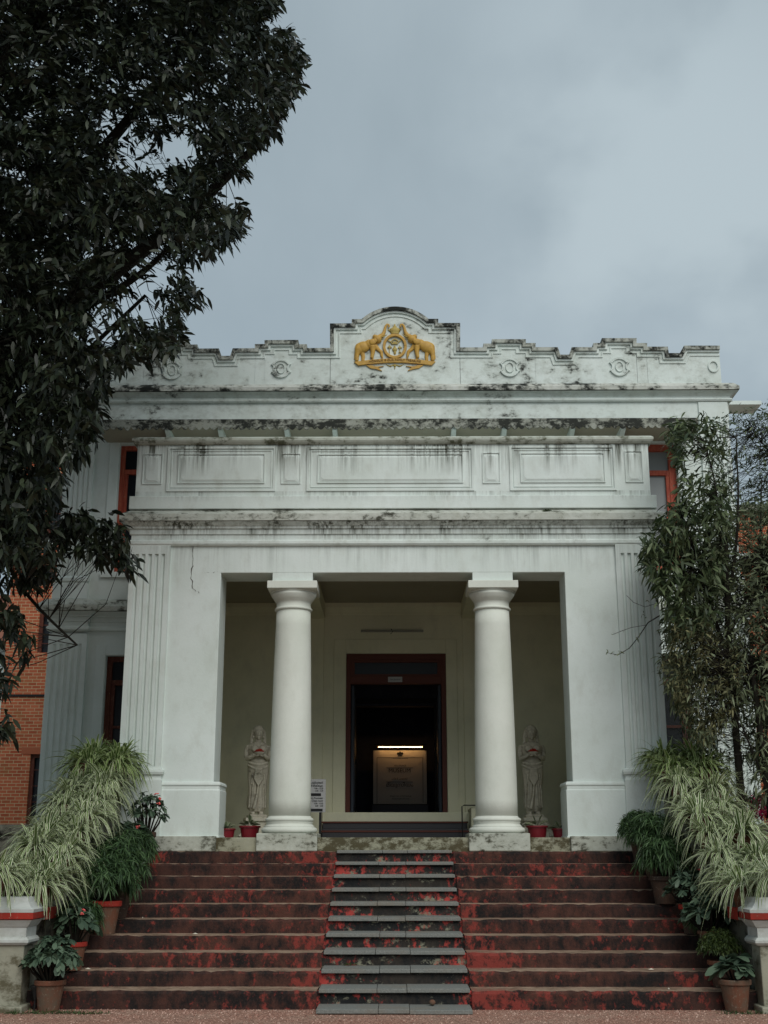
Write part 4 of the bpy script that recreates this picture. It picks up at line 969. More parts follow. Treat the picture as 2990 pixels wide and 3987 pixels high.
    for i, v in enumerate(m.v): m.v[i] = (v[0], v[1], v[2] + .34)
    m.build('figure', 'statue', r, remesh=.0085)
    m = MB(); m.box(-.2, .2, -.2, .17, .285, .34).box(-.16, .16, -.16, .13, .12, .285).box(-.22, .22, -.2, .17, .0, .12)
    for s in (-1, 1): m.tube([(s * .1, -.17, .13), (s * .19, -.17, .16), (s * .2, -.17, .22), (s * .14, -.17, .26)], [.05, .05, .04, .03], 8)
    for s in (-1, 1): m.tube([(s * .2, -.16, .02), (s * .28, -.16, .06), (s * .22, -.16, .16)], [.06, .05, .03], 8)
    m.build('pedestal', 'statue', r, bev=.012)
    return r
def offering():
    m = MB()
    for i in range(70):
        a = random.random() * 6.28; q = .078 * math.sqrt(random.random()); m.ellipsoid((q * math.cos(a), q * math.sin(a), .02 + .045 * (1 - (q / .08) ** 2) * random.random()), (.013, .013, .01), 6, 4)
    return m.build('flower_offering', 'petal_red', smooth=True)
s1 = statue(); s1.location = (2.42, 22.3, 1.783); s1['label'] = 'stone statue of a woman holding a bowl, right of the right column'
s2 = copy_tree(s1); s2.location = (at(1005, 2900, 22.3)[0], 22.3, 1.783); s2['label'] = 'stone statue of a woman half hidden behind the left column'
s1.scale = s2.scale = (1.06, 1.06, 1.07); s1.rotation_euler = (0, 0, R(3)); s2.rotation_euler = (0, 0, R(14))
of = offering(); of2 = of.copy(); col.objects.link(of2)
for o, s, n_ in ((of, s1, 'right'), (of2, s2, 'left')):
    a = s.rotation_euler.z; o.location = Vector((s.location.x + .175 * math.sin(a), s.location.y - .175 * math.cos(a), 1.783 + 1.482))
    tag(o, 'heap of red flowers in the bowl of the %s statue' % n_, 'flowers', 'flowers in the statues\' bowls')

# ================================================================== POTTED PLANTS
def make_pot(parent, r, h, mat, rimmat=None, taper=.68):
    m = MB(); m.lathe(0, 0, [(r * taper, 0), (r * taper * 1.02, .01), (r * .93, h * .84)], 28, True); p = m.build('pot', mat, parent, smooth=False)
    m.v.clear(); m.f.clear(); m = MB(); m.lathe(0, 0, [(r * .93, h * .83), (r * 1.02, h * .835), (r * 1.05, h * .86), (r * 1.05, h * .97), (r * 1.02, h), (r * .93, h), (r * .9, h * .93)], 28, False); m.build('rim', rimmat or mat, p, smooth=False)
    m = MB(); m.lathe(0, 0, [(.005, h * .93), (r * .91, h * .935)], 20, False); m.build('soil', 'soil', parent)
def spider(n=95, L=(.36, .62), mat='leaf_spider', r=.13, h=.24, potm='terracotta', hang=.0, wd=.03):
    t = thing('spider_plant', '', 'potted plant', (0, 0, 0), local=True)
    make_pot(t, r, h, potm)
    az = RNG.uniform(0, 2 * math.pi, n); el = np.arcsin(RNG.uniform(.25, .99, n)); 
    d = np.stack([np.cos(az) * np.cos(el), np.sin(az) * np.cos(el), np.sin(el)], 1)
    b = np.stack([.05 * np.cos(az), .05 * np.sin(az), np.full(n, h * .9)], 1)
    le = RNG.uniform(*L, n); dr = RNG.uniform(.35, 1.0, n) * (1.15 - .3 * np.sin(el)) + hang
    leaves('leaves', b, d, le, wd * RNG.uniform(.75, 1.2, n), mat, t, droop=dr, nseg=8, prof=[.55, .8, .95, 1, 1, .9, .7, .42, .05], roll=.3)
    return t
SP = [spider(170, (.42, .72)), spider(150, (.42, .76)), spider(140, (.36, .62), hang=.2), spider(180, (.4, .68), hang=.1)]
SPG = [spider(170, (.36, .62), 'leaf_spider2'), spider(150, (.34, .6), 'leaf_spider2')]
used = set()
def put(proto, x, y, z, rot, sc, label, group, zs=1.0):
    if proto.name in used: o = copy_tree(proto)
    else: o = proto; used.add(proto.name)
    o.location = (x, y, z); o.rotation_euler = (0, 0, rot); o.scale = (sc, sc, sc * zs); o['label'] = label; o['group'] = group
    return o
def coping_z(y): return .97 + .02 * (y - 14.25) / .5 if y < 14.74 else .99 + (y - 14.74) * (1.73 / 3.68)
ordn = ['first', 'second', 'third', 'fourth', 'fifth', 'sixth', 'seventh', 'eighth', 'ninth', 'tenth', 'eleventh', 'twelfth']
k = 0
for row, (dx, y0, cnt, st) in enumerate(((.04, 14.5, 11, .375), (.42, 14.4, 11, .385))):
    for i in range(cnt):
        y = y0 + i * st + random.uniform(-.04, .04); top = i >= cnt - 2
        pr_ = SPG[i % 2] if top else SP[(i + row) % 4]
        lab = '%s striped spider plant counting up from the pillar, %s row on the left stair wall' % (ordn[i], 'stair-side' if row == 0 else 'outer')
        put(pr_, -3.975 - dx, y, coping_z(y) + .003, random.uniform(0, 6), random.uniform(.9, 1.12) * (1.22 if top else 1), lab, 'spider plants on the left stair wall')
for row, (dx, y0, cnt, st) in enumerate(((.04, 14.55, 9, .46), (.44, 14.45, 9, .46))):
    for i in range(cnt):
        y = y0 + i * st + random.uniform(-.05, .05); top = i >= cnt - 2
        pr_ = SPG[i % 2] if top else SP[(i + row + 1) % 4]
        lab = '%s striped spider plant counting up from the pillar, %s row on the right stair wall' % (ordn[i], 'stair-side' if row == 0 else 'outer')
        put(pr_, 3.865 + dx, y, coping_z(y) + .003, random.uniform(0, 6), random.uniform(.9, 1.15) * (1.22 if top else 1), lab, 'spider plants on the right stair wall')
put(SP[1], -4.38, 14.0, 1.116, 1.0, 1.0, 'striped spider plant in a terracotta pot standing on the left end pillar', 'spider plants on the end pillars')
put(SP[3], 4.12, 14.02, 1.116, 2.0, .9, 'striped spider plant in a red pot standing on the right end pillar', 'spider plants on the end pillars')

def fountain(n=900, rad=.3, L=(.09, .17), mat='leaf_fern', r=.16, h=.28, potm='terracotta', rim=None, ztop=.38, wd=.011, name='feathery_bush', flat_=.85, down=.42):
    t = thing(name, '', 'potted plant', (0, 0, 0), local=True); make_pot(t, r, h, potm, rim)
    n = int(n * 1.5); u = RNG.normal(0, 1, (n // 8, 3)); u /= np.linalg.norm(u, axis=1)[:, None]; u[:, 2] = np.abs(u[:, 2]) * 1.2 - .25
    q = rad * RNG.uniform(.45, 1, (n // 8, 1)); c = u * q * np.array([1, 1, flat_]) + np.array([0, 0, h + ztop * .45])
    B_, D_, L_, W_ = whorls(c, u + np.array([0, 0, .35]), (7, 12), L, (.08, .13), .9, down, .012)
    leaves('foliage', B_, D_, L_, wd * RNG.uniform(.8, 1.3, len(L_)), mat, t, droop=.45, nseg=3)
    m = MB()
    for i in range(9):
        a = random.random() * 6.28; m.tube([(0, 0, h * .9), (.07 * math.cos(a), .07 * math.sin(a), h + ztop * .2), (rad * .6 * math.cos(a), rad * .6 * math.sin(a), h + ztop * .6)], [.012, .008, .004], 4)
    m.build('stem', 'bark', t); return t
def euphorbia(nros=12, rad=.2, r=.15, h=.26, potm='terracotta', rim=None, mat='leaf_euph', L=.1, flowers=3, ztop=.34, wd=.42, name='crown_of_thorns', low=.0):
    t = thing(name, '', 'potted plant', (0, 0, 0), local=True); make_pot(t, r, h, potm, rim)
    C = []; AX = []; m = MB()
    for i in range(nros):
        a = i * 2.4; q = rad * math.sqrt((i + .5) / nros); z = h + ztop * (1 - .6 * (q / rad) ** 2) * random.uniform(.8, 1.05) + low
        c = (q * math.cos(a), q * math.sin(a), z); C.append(c); AX.append((c[0] * 2, c[1] * 2, .35)); m.tube([(c[0] * .3, c[1] * .3, h * .9), (c[0] * .8, c[1] * .8, (h + z) / 2), c], [.012, .01, .007], 5)
    m.build('stem', 'bark', t)
    B_, D_, L_, W_ = whorls(np.array(C), np.array(AX), (14, 20), (L * .75, L * 1.4), (wd * .8, wd * 1.1), 1.0, .1, .012)
    leaves('foliage', B_, D_, L_, W_, mat, t, droop=.35, nseg=4, prof=[.25, .6, .95, 1, .3], roll=.35)
    for i in range(flowers):
        c = C[(i * 5 + 2) % nros]; m = MB()
        for q in range(7): m.ellipsoid((c[0] + random.gauss(0, .013), c[1] - .03 + random.gauss(0, .013), c[2] + .045 + random.gauss(0, .01)), (.013, .013, .008), 7, 5)
        m.build('flower', 'petal_pink', t, smooth=True)
    return t
def step_z(y):
    k = int((y - YS + .02) / GO); return RISE * k - .012 if k > 0 else -.04
GRP = 'potted plants along the stair edges'
# left side, from the ground up
put(euphorbia(34, .27, .16, .31, 'claygrey', 'terracotta', flowers=0, ztop=.42, L=.1, low=.02), -3.69, 13.98, -.042, 0, 1.0, 'leafy grey-green shrub in a clay pot on gravel left of the stairs', GRP)
put(euphorbia(12, .19, .14, .3, 'claygrey', 'redpot', flowers=2, L=.13, ztop=.42, name='crown_of_thorns'), -3.62, 14.62, step_z(14.62), 1, 1.0, 'crown of thorns with coral flowers behind the lowest left shrub', GRP)
put(fountain(1300, .33, r=.17, h=.34, potm='claygrey', rim='redpot', ztop=.45, wd=.013), -3.52, 15.62, step_z(15.62), 0, 1.12, 'large feathery green bush in a red-rimmed pot, lowest bush on the left', GRP)
put(fountain(1300, .32, r=.17, h=.32, potm='darkpot', ztop=.5, wd=.013), -3.5, 16.1, step_z(16.1), 2, 1.2, 'large feathery bush in a dark pot, second bush up on the left', GRP)
put(fountain(1100, .26, r=.15, h=.28, potm='darkpot', ztop=.4), -3.5, 16.95, step_z(16.95), 1, 1.15, 'rounded feathery bush, third and highest feathery bush on the left', GRP)
put(euphorbia(20, .25, .13, .3, 'darkpot', 'redpot', flowers=1, L=.14, ztop=.38, name='broadleaf_shrub', mat='leaf_euph', wd=.55), -3.62, 17.35, step_z(17.35), 1, 1.0, 'broad dark leaved shrub in a red-rimmed pot below the left porch pier', GRP)
put(euphorbia(24, .24, .13, .42, 'darkpot', flowers=3, L=.09, ztop=.55), -3.5, 17.85, step_z(17.85), 2, 1.0, 'tall flowering crown of thorns in a dark pot at the top left of the stairs', GRP)
put(fountain(900, .24, r=.14, h=.24, potm='darkpot', ztop=.34), -3.72, 15.2, step_z(15.2), 3, 1.05, 'low feathery bush squeezed between the crown of thorns and the large red-rimmed pot', GRP)
put(fountain(900, .24, r=.14, h=.24, potm='darkpot', ztop=.34), -3.72, 16.55, step_z(16.55), 5, 1.1, 'feathery bush half hidden under the striped plants on the left', GRP)
# right side
put(fountain(1000, .25, r=.14, h=.26, potm='darkpot', ztop=.42), 3.42, 17.8, step_z(17.8), 0, 1.12, 'feathery green bush at the top right of the stairs against the porch pier', GRP)
put(fountain(1200, .29, r=.15, h=.26, potm='darkpot', ztop=.42), 3.48, 17.2, step_z(17.2), 2, 1.25, 'dark feathery bush, second from the top on the right', GRP)
put(fountain(1200, .28, r=.16, h=.28, potm='darkpot', ztop=.42), 3.42, 16.4, step_z(16.4), 1, 1.2, 'feathery green bush, third from the top on the right', GRP)
put(euphorbia(22, .27, .15, .34, 'darkpot', 'redpot', flowers=1, L=.11, ztop=.4), 3.58, 15.7, step_z(15.7), 1, 1.0, 'dark crown of thorns in a red-rimmed pot with one red flower on the right', GRP)
put(euphorbia(22, .28, .14, .24, 'darkpot', 'terracotta', flowers=2, L=.12, ztop=.42), 3.62, 15.0, step_z(15.0), 2.4, 1.0, 'crown of thorns with coral flowers above the round bush on the right', GRP)
put(fountain(2200, .25, (.035, .07), 'leaf_dome', .15, .28, 'darkpot', 'terracotta', .32, .009, 'round_bush', .75, .1), 3.6, 14.5, step_z(14.5), 0, 1.0, 'round clipped fine-leaved bush, second pot up on the right', GRP)
put(euphorbia(6, .12, .165, .32, 'claygrey', flowers=0, L=.17, ztop=.2, wd=.42, name='grey_leaf_rosette', mat='leaf_euph'), 3.6, 14.0, -.042, 0, 1.0, 'grey-green rosette plant in a clay pot on gravel right of the stairs', GRP)
put(fountain(900, .24, r=.14, h=.24, potm='darkpot', ztop=.36), 3.62, 16.8, step_z(16.8), 4, 1.1, 'feathery bush tucked against the right stair wall near the top', GRP)
put(fountain(900, .22, r=.14, h=.22, potm='darkpot', ztop=.3), 3.7, 15.35, step_z(15.35), 4, 1.0, 'low feathery bush tucked between two crowns of thorns on the right', GRP)
# porch pots
def aglaonema(n=16):
    t = thing('variegated_plant', '', 'potted plant', (0, 0, 0), local=True); make_pot(t, .15, .17, 'plastic', taper=.78)
    az = RNG.uniform(0, 6.28, n); el = RNG.uniform(.3, 1.3, n); d = np.stack([np.cos(az) * np.cos(el), np.sin(az) * np.cos(el), np.sin(el)], 1)
    leaves('leaves', np.tile([0, 0, .15], (n, 1)) + d * .06, d, RNG.uniform(.13, .22, n), RNG.uniform(.05, .075, n), 'leaf_pale', t, droop=.3, nseg=5, prof=[.1, .7, 1, .9, .55, .05], roll=.4); return t
AG = [aglaonema(18), aglaonema(12)]
for i, (xs, y, sc, lab) in enumerate(((885, 19.35, .8, 'small red pot with pale leaves against the left porch pier'), (972, 19.45, 1.05, 'wide red pot with cream veined leaves at the foot of the left statue'),
                                      (2092, 19.4, 1.05, 'wide dark red pot with cream leaves at the foot of the right statue'), (2180, 19.4, .8, 'small dark red pot beside the right porch pier'))):
    put(AG[(i + i // 2) % 2], at(xs, 3240, y)[0], y, 1.782, i * 1.7, sc, lab, 'red plastic pots on the porch')

# ================================================================== SMALL THINGS
t = thing('garden_spotlight', 'small black spike lamp beside the lowest left pot', 'lamp', (at(130, 3900, 13.9)[0], 13.95, -.045))
x, y = t.location.x, 13.95
m = MB(); m.tube([(x, y, -.05), (x, y, .1)], .008, 6); m.build('spike', 'black', t)
m = MB(); m.lathe(x, y, [(.012, .07), (.02, .1), (.035, .15), (.055, .2), (.055, .215)], 16); m.build('lamp_head', 'black', t)
def tuft(name, label, cat, pts, n, L, mat='leaf_grass', kind=None, droop=.5, wd=.008):
    b = []; 
    for (x, y, z, r) in pts: b += [(x + random.gauss(0, r), y + random.gauss(0, r * .5), z) for _ in range(n)]
    b = np.array(b); d = RNG.normal(0, .6, (len(b), 3)); d[:, 2] = RNG.uniform(.4, 1.2, len(b))
    o = leaves(name, b, d, RNG.uniform(*L, len(b)), wd, mat, None, droop=droop, nseg=4); return tag(o, label, cat, kind=kind)
tuft('grass', None, None, [(-4.0 + .07 * i, 13.75 + random.uniform(-.05, .05), -.045, .05) for i in range(14)] + [(3.45 + .1 * i, 13.8, -.045, .05) for i in range(9)], 26, (.04, .13), kind='stuff')
x, z = at(1150 + 425 / 2.074, 3200 + 1155 / 2.074, 15.0); k_ = 2
tuft('weed', 'small green weed growing from the stone steps left of centre', 'plant', [(x, YS + GO * 3 + .01, RISE * 2 + .008, .03)], 26, (.05, .11))
x, z = at(2128, 1990, 18.55); tuft('weed', 'tiny fern rooted on the portico cornice ledge above the right column', 'plant', [(x, 18.56, 6.7, .015)], 16, (.05, .12), 'leaf_young', wd=.02)
m = MB(); m.ellipsoid((.385, YS + GO - .08, RISE * 0 + .035), (.035, .035, .03), 12, 8); tag(m.build('round_fruit', 'claygrey', smooth=True), 'small brown fruit lying on the lowest stone slab at the right', 'fruit')
lit = [(2600, 3790, 1, 'pale fallen petal on the second red step at the right', 'petal_pale'), (2535, 3768, 2, 'white fallen leaf further left on the second red step at the right', 'petal_pale'), (2700, 3770, 2, 'coral fallen flower on the right side of the second step', 'petal_pink'),
       (555, 3580, 5, 'pale leaf scrap on the left red steps, higher one', 'petal_pale'), (760, 3635, 4, 'white fallen petal on the left red steps near the middle', 'petal_pale'), (343, 3765, 2, 'small pale leaf on the left red steps beside the flowerpots', 'petal_pale')]
for xs, ys, k_, lab, mt in lit:
    y = YS + GO * k_ + .12; x = at(xs, ys, y)[0]; m = MB(); a = random.random() * 3
    P = [(x + .035 * math.cos(a), y + .02 * math.sin(a)), (x - .01, y + .015), (x - .035 * math.cos(a), y - .02 * math.sin(a)), (x + .01, y - .012)]
    zz = RISE * k_ - .008; m.add([(p, q, zz) for p, q in P] + [(x, y, zz + .014)], [(0, 1, 4), (1, 2, 4), (2, 3, 4), (3, 0, 4), (3, 2, 1, 0)]); tag(m.build('fallen_petal', mt), lab, 'petal', 'fallen petals on the steps')

# ================================================================== NEIGHBOURING BUILDINGS
for sx, nm in ((-1, 'left'), (1, 'right')):
    edge = 10.85 if sx < 0 else 14.0
    t = thing('brick_building', 'red brick building standing behind the %s side of the museum' % nm, 'building', (sx * 9, 35, 1.4), 'brick wings behind the museum')
    zt = 12.6 if sx < 0 else 10.9
    hl = [(-9.93, -8.9, 2.0, 4.12), (-9.97, -9.0, 6.9, 8.2), (-9.97, -9.0, 10.2, 11.4)] if sx < 0 else [(9.0, 9.6, 6.4, 7.9), (10.6, 11.4, 2.0, 4.1)]
    a, b = sorted((sx * 6.9, sx * edge)); m = MB(); m.wall(a, b, 1.4, zt, 34, 34.4, hl); m.build('wall', 'brick', t)
    m = MB(); q1, q2 = sorted((sx * edge, sx * (edge - .4))); m.box(q1, q2, 34.4, 42, 1.4, zt); m.build('side_wall', 'brick', t)
    m = MB(); m.box(a - .15, b + .15, 33.85, 42, zt, zt + .18); m.build('roof', 'stonecap', t)
    m = MB(); m.box(a, b, 33.6, 34, 9.42, 9.52); m.build('sunshade', 'black', t)
    m = MB(); m.box(a, b, 33.97, 34, 10.0 if zt > 11 else 9.6, 10.18 if zt > 11 else 9.7); m.build('string_course', 'wall', t)
    m = MB(); m.box(a, a + 2.2, 33.97, 34, 5.68, 5.74) if sx < 0 else m.box(a, b, 33.97, 34, 5.68, 5.74); m.build('dark_ledge', 'black', t)
    for h_ in hl:
        f = MB(); f.box(h_[0], h_[0] + .09, 34.08, 34.16, h_[2], h_[3]).box(h_[1] - .09, h_[1], 34.08, 34.16, h_[2], h_[3]).box(h_[0] + .09, h_[1] - .09, 34.08, 34.16, h_[3] - .09, h_[3])
        nb = 5
        for i in range(1, nb): z = h_[2] + (h_[3] - h_[2]) * i / nb; f.box(h_[0] + .09, h_[1] - .09, 34.1, 34.13, z, z + .02)
        o = f.build('window', 'brownwood', t); m = MB(); m.box(h_[0] + .01, h_[1] - .01, 34.2, 34.22, h_[2], h_[3]); m.build('pane', 'glass_dark', o)
        m = MB(); m.box(h_[0] - .25, h_[1] + .2, 33.985, 34.0, h_[3] + .003, h_[3] + .19); m.build('lintel', flat('clay_lintel', (.36, .11, .055), .9), o)
t = thing('tiled_house', 'low white house with a clay tiled roof at the far left edge', 'house', (-16, 50, 1.4))
m = MB(); m.box(-24, -15.6, 48, 56, 1.4, 10.2); m.build('wall', 'wall', t)
m = MB(); m.add([(-24.5, 47, 9.4), (-15.1, 47, 9.4), (-15.1, 52, 12.2), (-24.5, 52, 12.2), (-24.5, 57, 9.4), (-15.1, 57, 9.4)], [(0, 1, 2, 3), (3, 2, 5, 4), (1, 5, 2), (0, 3, 4)]); m.build('roof', 'tile', t)
t = thing('white_house', 'pale house wall glimpsed through the shrubs at the right edge', 'house', (12, 44, 1.4))
m = MB(); m.box(7.2, 22, 44, 50, 1.4, 9.2); m.build('wall', 'wall', t)
m = MB(); m.box(7.0, 22.2, 43.8, 50.2, 9.2, 9.4); m.build('roof', 'stonecap', t)
for i in range(4):
    f = MB(); x = 9 + i * 2.6; f.box(x, x + 1.1, 43.95, 44, 4.0, 5.8); o = f.build('window', 'glass_dark', t); m = MB(); m.box(x - .08, x + 1.18, 43.9, 43.95, 3.9, 4.0); m.build('sill', 'wall', o)

# ================================================================== TREES
def limb(m, p0, p1, r0, r1, n=6, wob=.25, sides=6):
    ph = [random.uniform(0, 6.28) for _ in range(3)]; fq = [random.uniform(2.5, 5) for _ in range(3)]; n = n * 2
    P = [Vector(p0).lerp(Vector(p1), i / n) + Vector([wob * math.sin(fq[q] * i / n + ph[q]) - wob * math.sin(ph[q]) * (1 - i / n) for q in range(3)]) for i in range(n + 1)]
    m.tube(P, [r0 + (r1 - r0) * i / n for i in range(n + 1)], sides); return P
def tree(name, label, cat, polys, trunk, limbs, mat, nl, L, Wd, leafn=(7, 11), twig=.5, down=.6, group=None, wob=.25, jit=.05):
    t = thing(name, label, cat, trunk[0], group)
    m = MB(); P = []
    for i in range(len(trunk) - 1):
        k0, k1 = i / (len(trunk) - 1), (i + 1) / (len(trunk) - 1)
        m.tube([trunk[i], trunk[i + 1]], [trunk_r(name, k0), trunk_r(name, k1)], 12)
    m.build('trunk', 'bark', t)
    m = MB(); J = []
    for a, b, r in limbs: J += limb(m, a, b, r, r * .25, 8, wob)
    Jn = np.array([tuple(j) for j in J])
    C = np.concatenate([sample(*p) for p in polys]); ctr = Jn.mean(0)
    for c in C:
        if random.random() < twig:
            j = Jn[np.argmin(((Jn - c) ** 2).sum(1) + RNG.random(len(Jn)) * .8)]
            if np.linalg.norm(j - c) < (1.6 if 'mango' in name else 1.3):
                q = (j + c) / 2 + RNG.normal(0, .12, 3); m.tube([tuple(j), tuple(q), tuple(c)], [.008, .006, .003] if 'mango' in name else [.006, .004, .002], 3, False)
    m.build('branches', 'bark', t)
    ax = (C - ctr); ax /= np.linalg.norm(ax, axis=1)[:, None]; ax += RNG.normal(0, .6, ax.shape) + np.array([0, -.3, .1])
    B_, D_, L_, W_ = whorls(C, ax, leafn, L, Wd, 1.0, down, jit)
    leaves('crown', B_, D_, L_, W_, mat, t, droop=.3, nseg=3, prof=[.3, .95, .8, .05], roll=.7)
    return t
def trunk_r(name, k): return {'mango_tree': .5 - .2 * k}.get(name, .07 - .035 * k)
crown = [(-520, -420), (700, -420), (620, -40), (600, 5), (607, 30), (572, 42), (585, 75), (628, 62), (655, 100), (674, 122), (655, 150), (662, 178), (640, 212), (618, 240), (606, 268), (585, 296), (560, 326), (532, 322), (540, 380), (520, 392),
         (498, 362), (474, 392), (476, 442), (500, 458), (540, 448), (551, 468), (540, 496), (505, 520), (470, 545), (440, 562), (412, 566), (405, 600), (425, 615), (446, 645), (430, 662), (402, 665), (396, 720), (382, 772),
         (340, 790), (292, 778), (262, 795), (236, 830), (225, 880), (216, 940), (196, 955), (186, 985), (150, 1005), (138, 1060), (120, 1105), (138, 1150), (120, 1180), (128, 1225), (100, 1200), (40, 1222), (0, 1215), (-520, 1300)]
holes = [(246, 275, 46, 38, .05), (375, 318, 38, 32, .08), (330, 330, 105, 85, .36), (300, 345, 46, 30, .15), (320, 605, 75, 100, .3), (240, 680, 50, 65, .35), (285, 655, 34, 32, .1), (330, 600, 32, 46, .15), (300, 175, 40, 30, .3), (215, 700, 25, 30, .1), (450, 190, 26, 22, .2), (405, 205, 26, 20, .2), (490, 120, 40, 40, .6), (190, 735, 40, 30, .55), (450, 230, 70, 60, .65), (400, 300, 60, 50, .65), (545, 250, 40, 40, .65), (400, 120, 60, 50, .7)]
T0 = (-8.9, 17.2, -.05)
limbs = [((-8.8, 17.2, 3.5), (-5.2, 16.6, 6.4), .16), ((-8.8, 17.2, 5), (-3.4, 16.4, 9.5), .1), ((-8.8, 17.2, 6), (-1.6, 16.5, 12.6), .22), ((-8.8, 17.3, 7), (-3.5, 17.5, 14.5), .2), ((-8.8, 17.2, 4.5), (-4.5, 15.2, 8.2), .15),
         ((-8.8, 17.2, 6.5), (-5.5, 15, 12.8), .2), ((-8.8, 17.2, 7), (-9.5, 16, 14.5), .22), ((-8.8, 17.2, 5), (-12.5, 18, 10), .2), ((-5, 16.6, 9), (-2.6, 16.2, 10.9), .07), ((-5.5, 16.4, 6.2), (-4.3, 15.8, 4.4), .05)]
leftspray = [(128, 1108), (165, 1098), (205, 1122), (240, 1108), (262, 1140), (280, 1180), (296, 1222), (272, 1228), (250, 1200), (222, 1205), (200, 1195), (160, 1195), (128, 1180)]
tree('mango_tree', 'huge dark mango tree overhanging the left of the museum', 'tree',
     [(crown, 14.8, 19.4, 12000, holes, 10), (crown, 13.8, 15.2, 2700, holes, 13), (leftspray, 15.4, 16.2, 62), ([(0, 1235), (80, 1210), (135, 1232), (128, 1262), (60, 1275), (0, 1262)], 15.2, 16.4, 22), ([(-60, 1285), (40, 1290), (45, 1330), (70, 1400), (60, 1440), (20, 1385), (-60, 1400)], 14.2, 15.2, 24),
      ([(-60, 1400), (20, 1420), (30, 1480), (12, 1500), (-60, 1490)], 14.2, 15.0, 16), ([(-60, 1540), (15, 1545), (28, 1575), (-5, 1600), (-60, 1600)], 14.2, 15.0, 12)],
     [T0, (-8.8, 17.2, 3), (-8.7, 17.2, 6.5), (-8.8, 17.2, 8.5)], limbs, 'leaf_mango', None, (.12, .21), (.26, .36), (9, 13), .3, .5)
# right-hand trees
poly1 = [(1398, 1215), (1392, 1180), (1420, 1150), (1430, 1110), (1470, 1075), (1480, 1040), (1465, 1000), (1440, 945), (1462, 915), (1490, 905), (1520, 940), (1545, 905), (1560, 1000), (1570, 1100), (1560, 1250), (1530, 1350), (1480, 1370), (1440, 1330), (1420, 1260)]
h1 = [(1520, 990, 45, 60, .12), (1490, 1010, 30, 30, .1), (1470, 1060, 25, 20, .2), (1540, 1060, 25, 30, .3)]
X1 = at(1490 * K, 1400 * K, 17.6)
tree('young_tree', 'slender dark leaved tree in front of the right end of the museum', 'tree', [(poly1, 16.9, 18.3, 400, h1), ([(1440, 930), (1475, 905), (1495, 925), (1480, 955), (1450, 965)], 17.3, 17.8, 10), ([(1392, 1150), (1450, 1110), (1500, 1130), (1510, 1260), (1440, 1290), (1400, 1230)], 16.9, 18.2, 60), ([(1440, 900), (1560, 900), (1580, 1080), (1470, 1070)], 17.2, 18.4, 60)],
     [(4.83, 17.6, -.05), (4.8, 17.6, 2), (4.78, 17.6, 4.4), (4.85, 17.6, 6)], [((4.78, 17.6, 4.2), (4.2, 17.4, 6.3), .035), ((4.8, 17.6, 5), (5.2, 17.6, 7.5), .03), ((4.8, 17.6, 5.2), (4.5, 17.5, 7.4), .02), ((4.8, 17.6, 4.6), (5.6, 17.8, 7), .03)],
     'leaf_young', None, (.11, .2), (.2, .29), (7, 11), .8, .5, 'trees right of the porch', .1)
poly2 = [(1430, 1420), (1440, 1340), (1500, 1330), (1530, 1180), (1560, 1120), (1600, 1090), (1700, 1080), (1760, 1300), (1760, 1720), (1600, 1735), (1560, 1640), (1500, 1600), (1490, 1570), (1450, 1500)]
h2 = [(1590, 1620, 55, 65, .2), (1560, 1560, 40, 45, .35), (1620, 1680, 45, 35, .25), (1530, 1500, 30, 40, .5), (1620, 1420, 30, 40, .6), (1560, 1330, 30, 30, .5), (1545, 1450, 30, 40, .5), (1610, 1180, 30, 40, .4)]
tree('bushy_tree', 'dense brownish-green tree at the right edge behind the striped plants', 'tree', [(poly2, 17.0, 19.0, 2300, h2)],
     [(6.0, 18.0, -.05), (5.95, 18, 2.6), (6.1, 18, 5)], [((5.95, 18, 2.4), (5.2, 17.6, 4.2), .04), ((5.95, 18, 3), (5.6, 18, 6), .04), ((6.1, 18, 4), (6.8, 18, 6.8), .05), ((6, 18, 2.5), (6.9, 17.8, 4), .04), ((6, 18, 2.2), (5.3, 17.8, 3), .03)],
     'leaf_olive', None, (.07, .15), (.18, .28), (6, 11), .75, .35, 'trees right of the porch', .12)
poly2b = [(1430, 1440), (1445, 1350), (1520, 1340), (1560, 1380), (1600, 1400), (1600, 1500), (1540, 1600), (1490, 1590), (1460, 1510)]
tree('brown_shrub', 'thin brown-leaved shrub below the slender tree on the right', 'shrub', [(poly2b, 16.9, 17.8, 340)],
     [(5.15, 17.3, -.05), (5.1, 17.3, 2.2), (5.0, 17.3, 4.0)], [((5.1, 17.3, 2.2), (4.75, 17.2, 4.3), .02), ((5.1, 17.3, 2.5), (5.5, 17.3, 4.4), .02)],
     'leaf_brown', None, (.05, .11), (.22, .35), (7, 12), .8, .4, 'trees right of the porch', .1)
poly3 = [(1560, 905), (1600, 885), (1640, 880), (1760, 870), (1760, 1120), (1600, 1120), (1560, 1080), (1545, 1020), (1555, 950)]
tree('climbing_vine', 'sparse light green vine reaching above the trees at the right edge', 'plant', [(poly3, 18.6, 20.2, 560, [(1600, 940, 30, 30, .3), (1590, 1020, 25, 30, .4)])],
     [(6.9, 19.6, 1.4), (6.8, 19.5, 5), (6.6, 19.4, 7)], [((6.6, 19.4, 6.5), (6.0, 19.3, 8.0), .012), ((6.7, 19.4, 6.5), (6.9, 19.3, 8.2), .012), ((6.6, 19.4, 7), (5.9, 19.3, 8.2), .02), ((6.7, 19.4, 7), (7.6, 19.3, 8.4), .012)],
     'leaf_young', None, (.05, .11), (.22, .35), (4, 7), .9, .5, 'trees right of the porch', .12, .07)
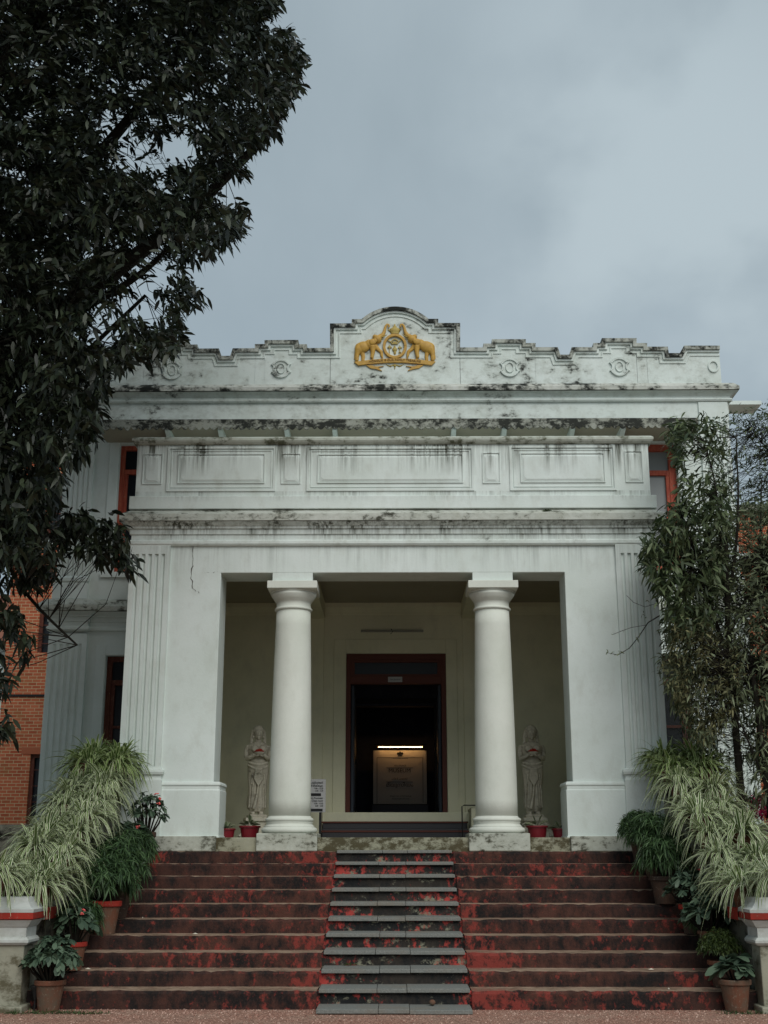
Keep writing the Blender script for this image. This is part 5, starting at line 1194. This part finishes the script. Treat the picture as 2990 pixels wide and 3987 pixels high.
# thin bare twig reaching over the pier
t = thing('bare_twig', 'thin bare twig with a few curled leaves in front of the right porch pier', 'branch', (4.6, 17.2, 4.2))
m = MB(); P = [at(x * K, y * K, 17.3) for x, y in ((1425, 1330), (1400, 1345), (1380, 1375), (1360, 1400), (1335, 1415), (1312, 1410))]; m.tube([(a, 17.3, b) for a, b in P], [.009, .008, .007, .006, .005, .003], 4)
P = [at(x * K, y * K, 17.3) for x, y in ((1395, 1350), (1365, 1355), (1345, 1362), (1325, 1370))]; m.tube([(a, 17.32, b) for a, b in P], .004, 3)
P = [at(x * K, y * K, 17.3) for x, y in ((1425, 1300), (1395, 1310), (1370, 1300), (1355, 1285))]; m.tube([(a, 17.35, b) for a, b in P], .004, 3)
m.build('stem', 'bark', t)
c = np.array([[*(lambda q: (q[0], 17.3, q[1]))(at(x * K, y * K, 17.3))] for x, y in ((1316, 1410), (1328, 1412), (1338, 1405), (1326, 1370), (1345, 1362), (1380, 1372), (1400, 1300), (1390, 1330))])
B_, D_, L_, W_ = whorls(c, RNG.normal(0, 1, c.shape), (3, 6), (.03, .07), (.25, .4), 1, .4, .02); leaves('leaves', B_, D_, L_, W_, 'leaf_olive', t)
# bougainvillea
t = thing('bougainvillea', 'magenta flowering bougainvillea on the garden wall at the right edge', 'plant', (5.8, 19.3, 1.45))
pc = [(1575, 1740), (1600, 1728), (1640, 1722), (1750, 1710), (1750, 1768), (1640, 1766), (1600, 1760)]
c = sample(pc, 19.2, 19.9, 420); B_, D_, L_, W_ = whorls(c, RNG.normal(0, 1, c.shape), (4, 7), (.03, .05), (.7, 1), 1, .1, .03); leaves('flowers', B_, D_, L_, W_, 'petal_magenta', t)
B_, D_, L_, W_ = whorls(c[:120], RNG.normal(0, 1, (120, 3)), (3, 6), (.04, .08), (.4, .5), 1, .2, .04); leaves('leaves', B_, D_, L_, W_, 'leaf_young', t)
m = MB()
for i in range(14):
    x = random.uniform(5, 6.8); m.tube([(5.8 + (x - 5.8) * .3, 19.4, 1.45), (x, 19.4, 2.0), (x + random.gauss(0, .1), 19.4, 2.3)], [.012, .008, .004], 4)
m.build('stem', 'bark', t)
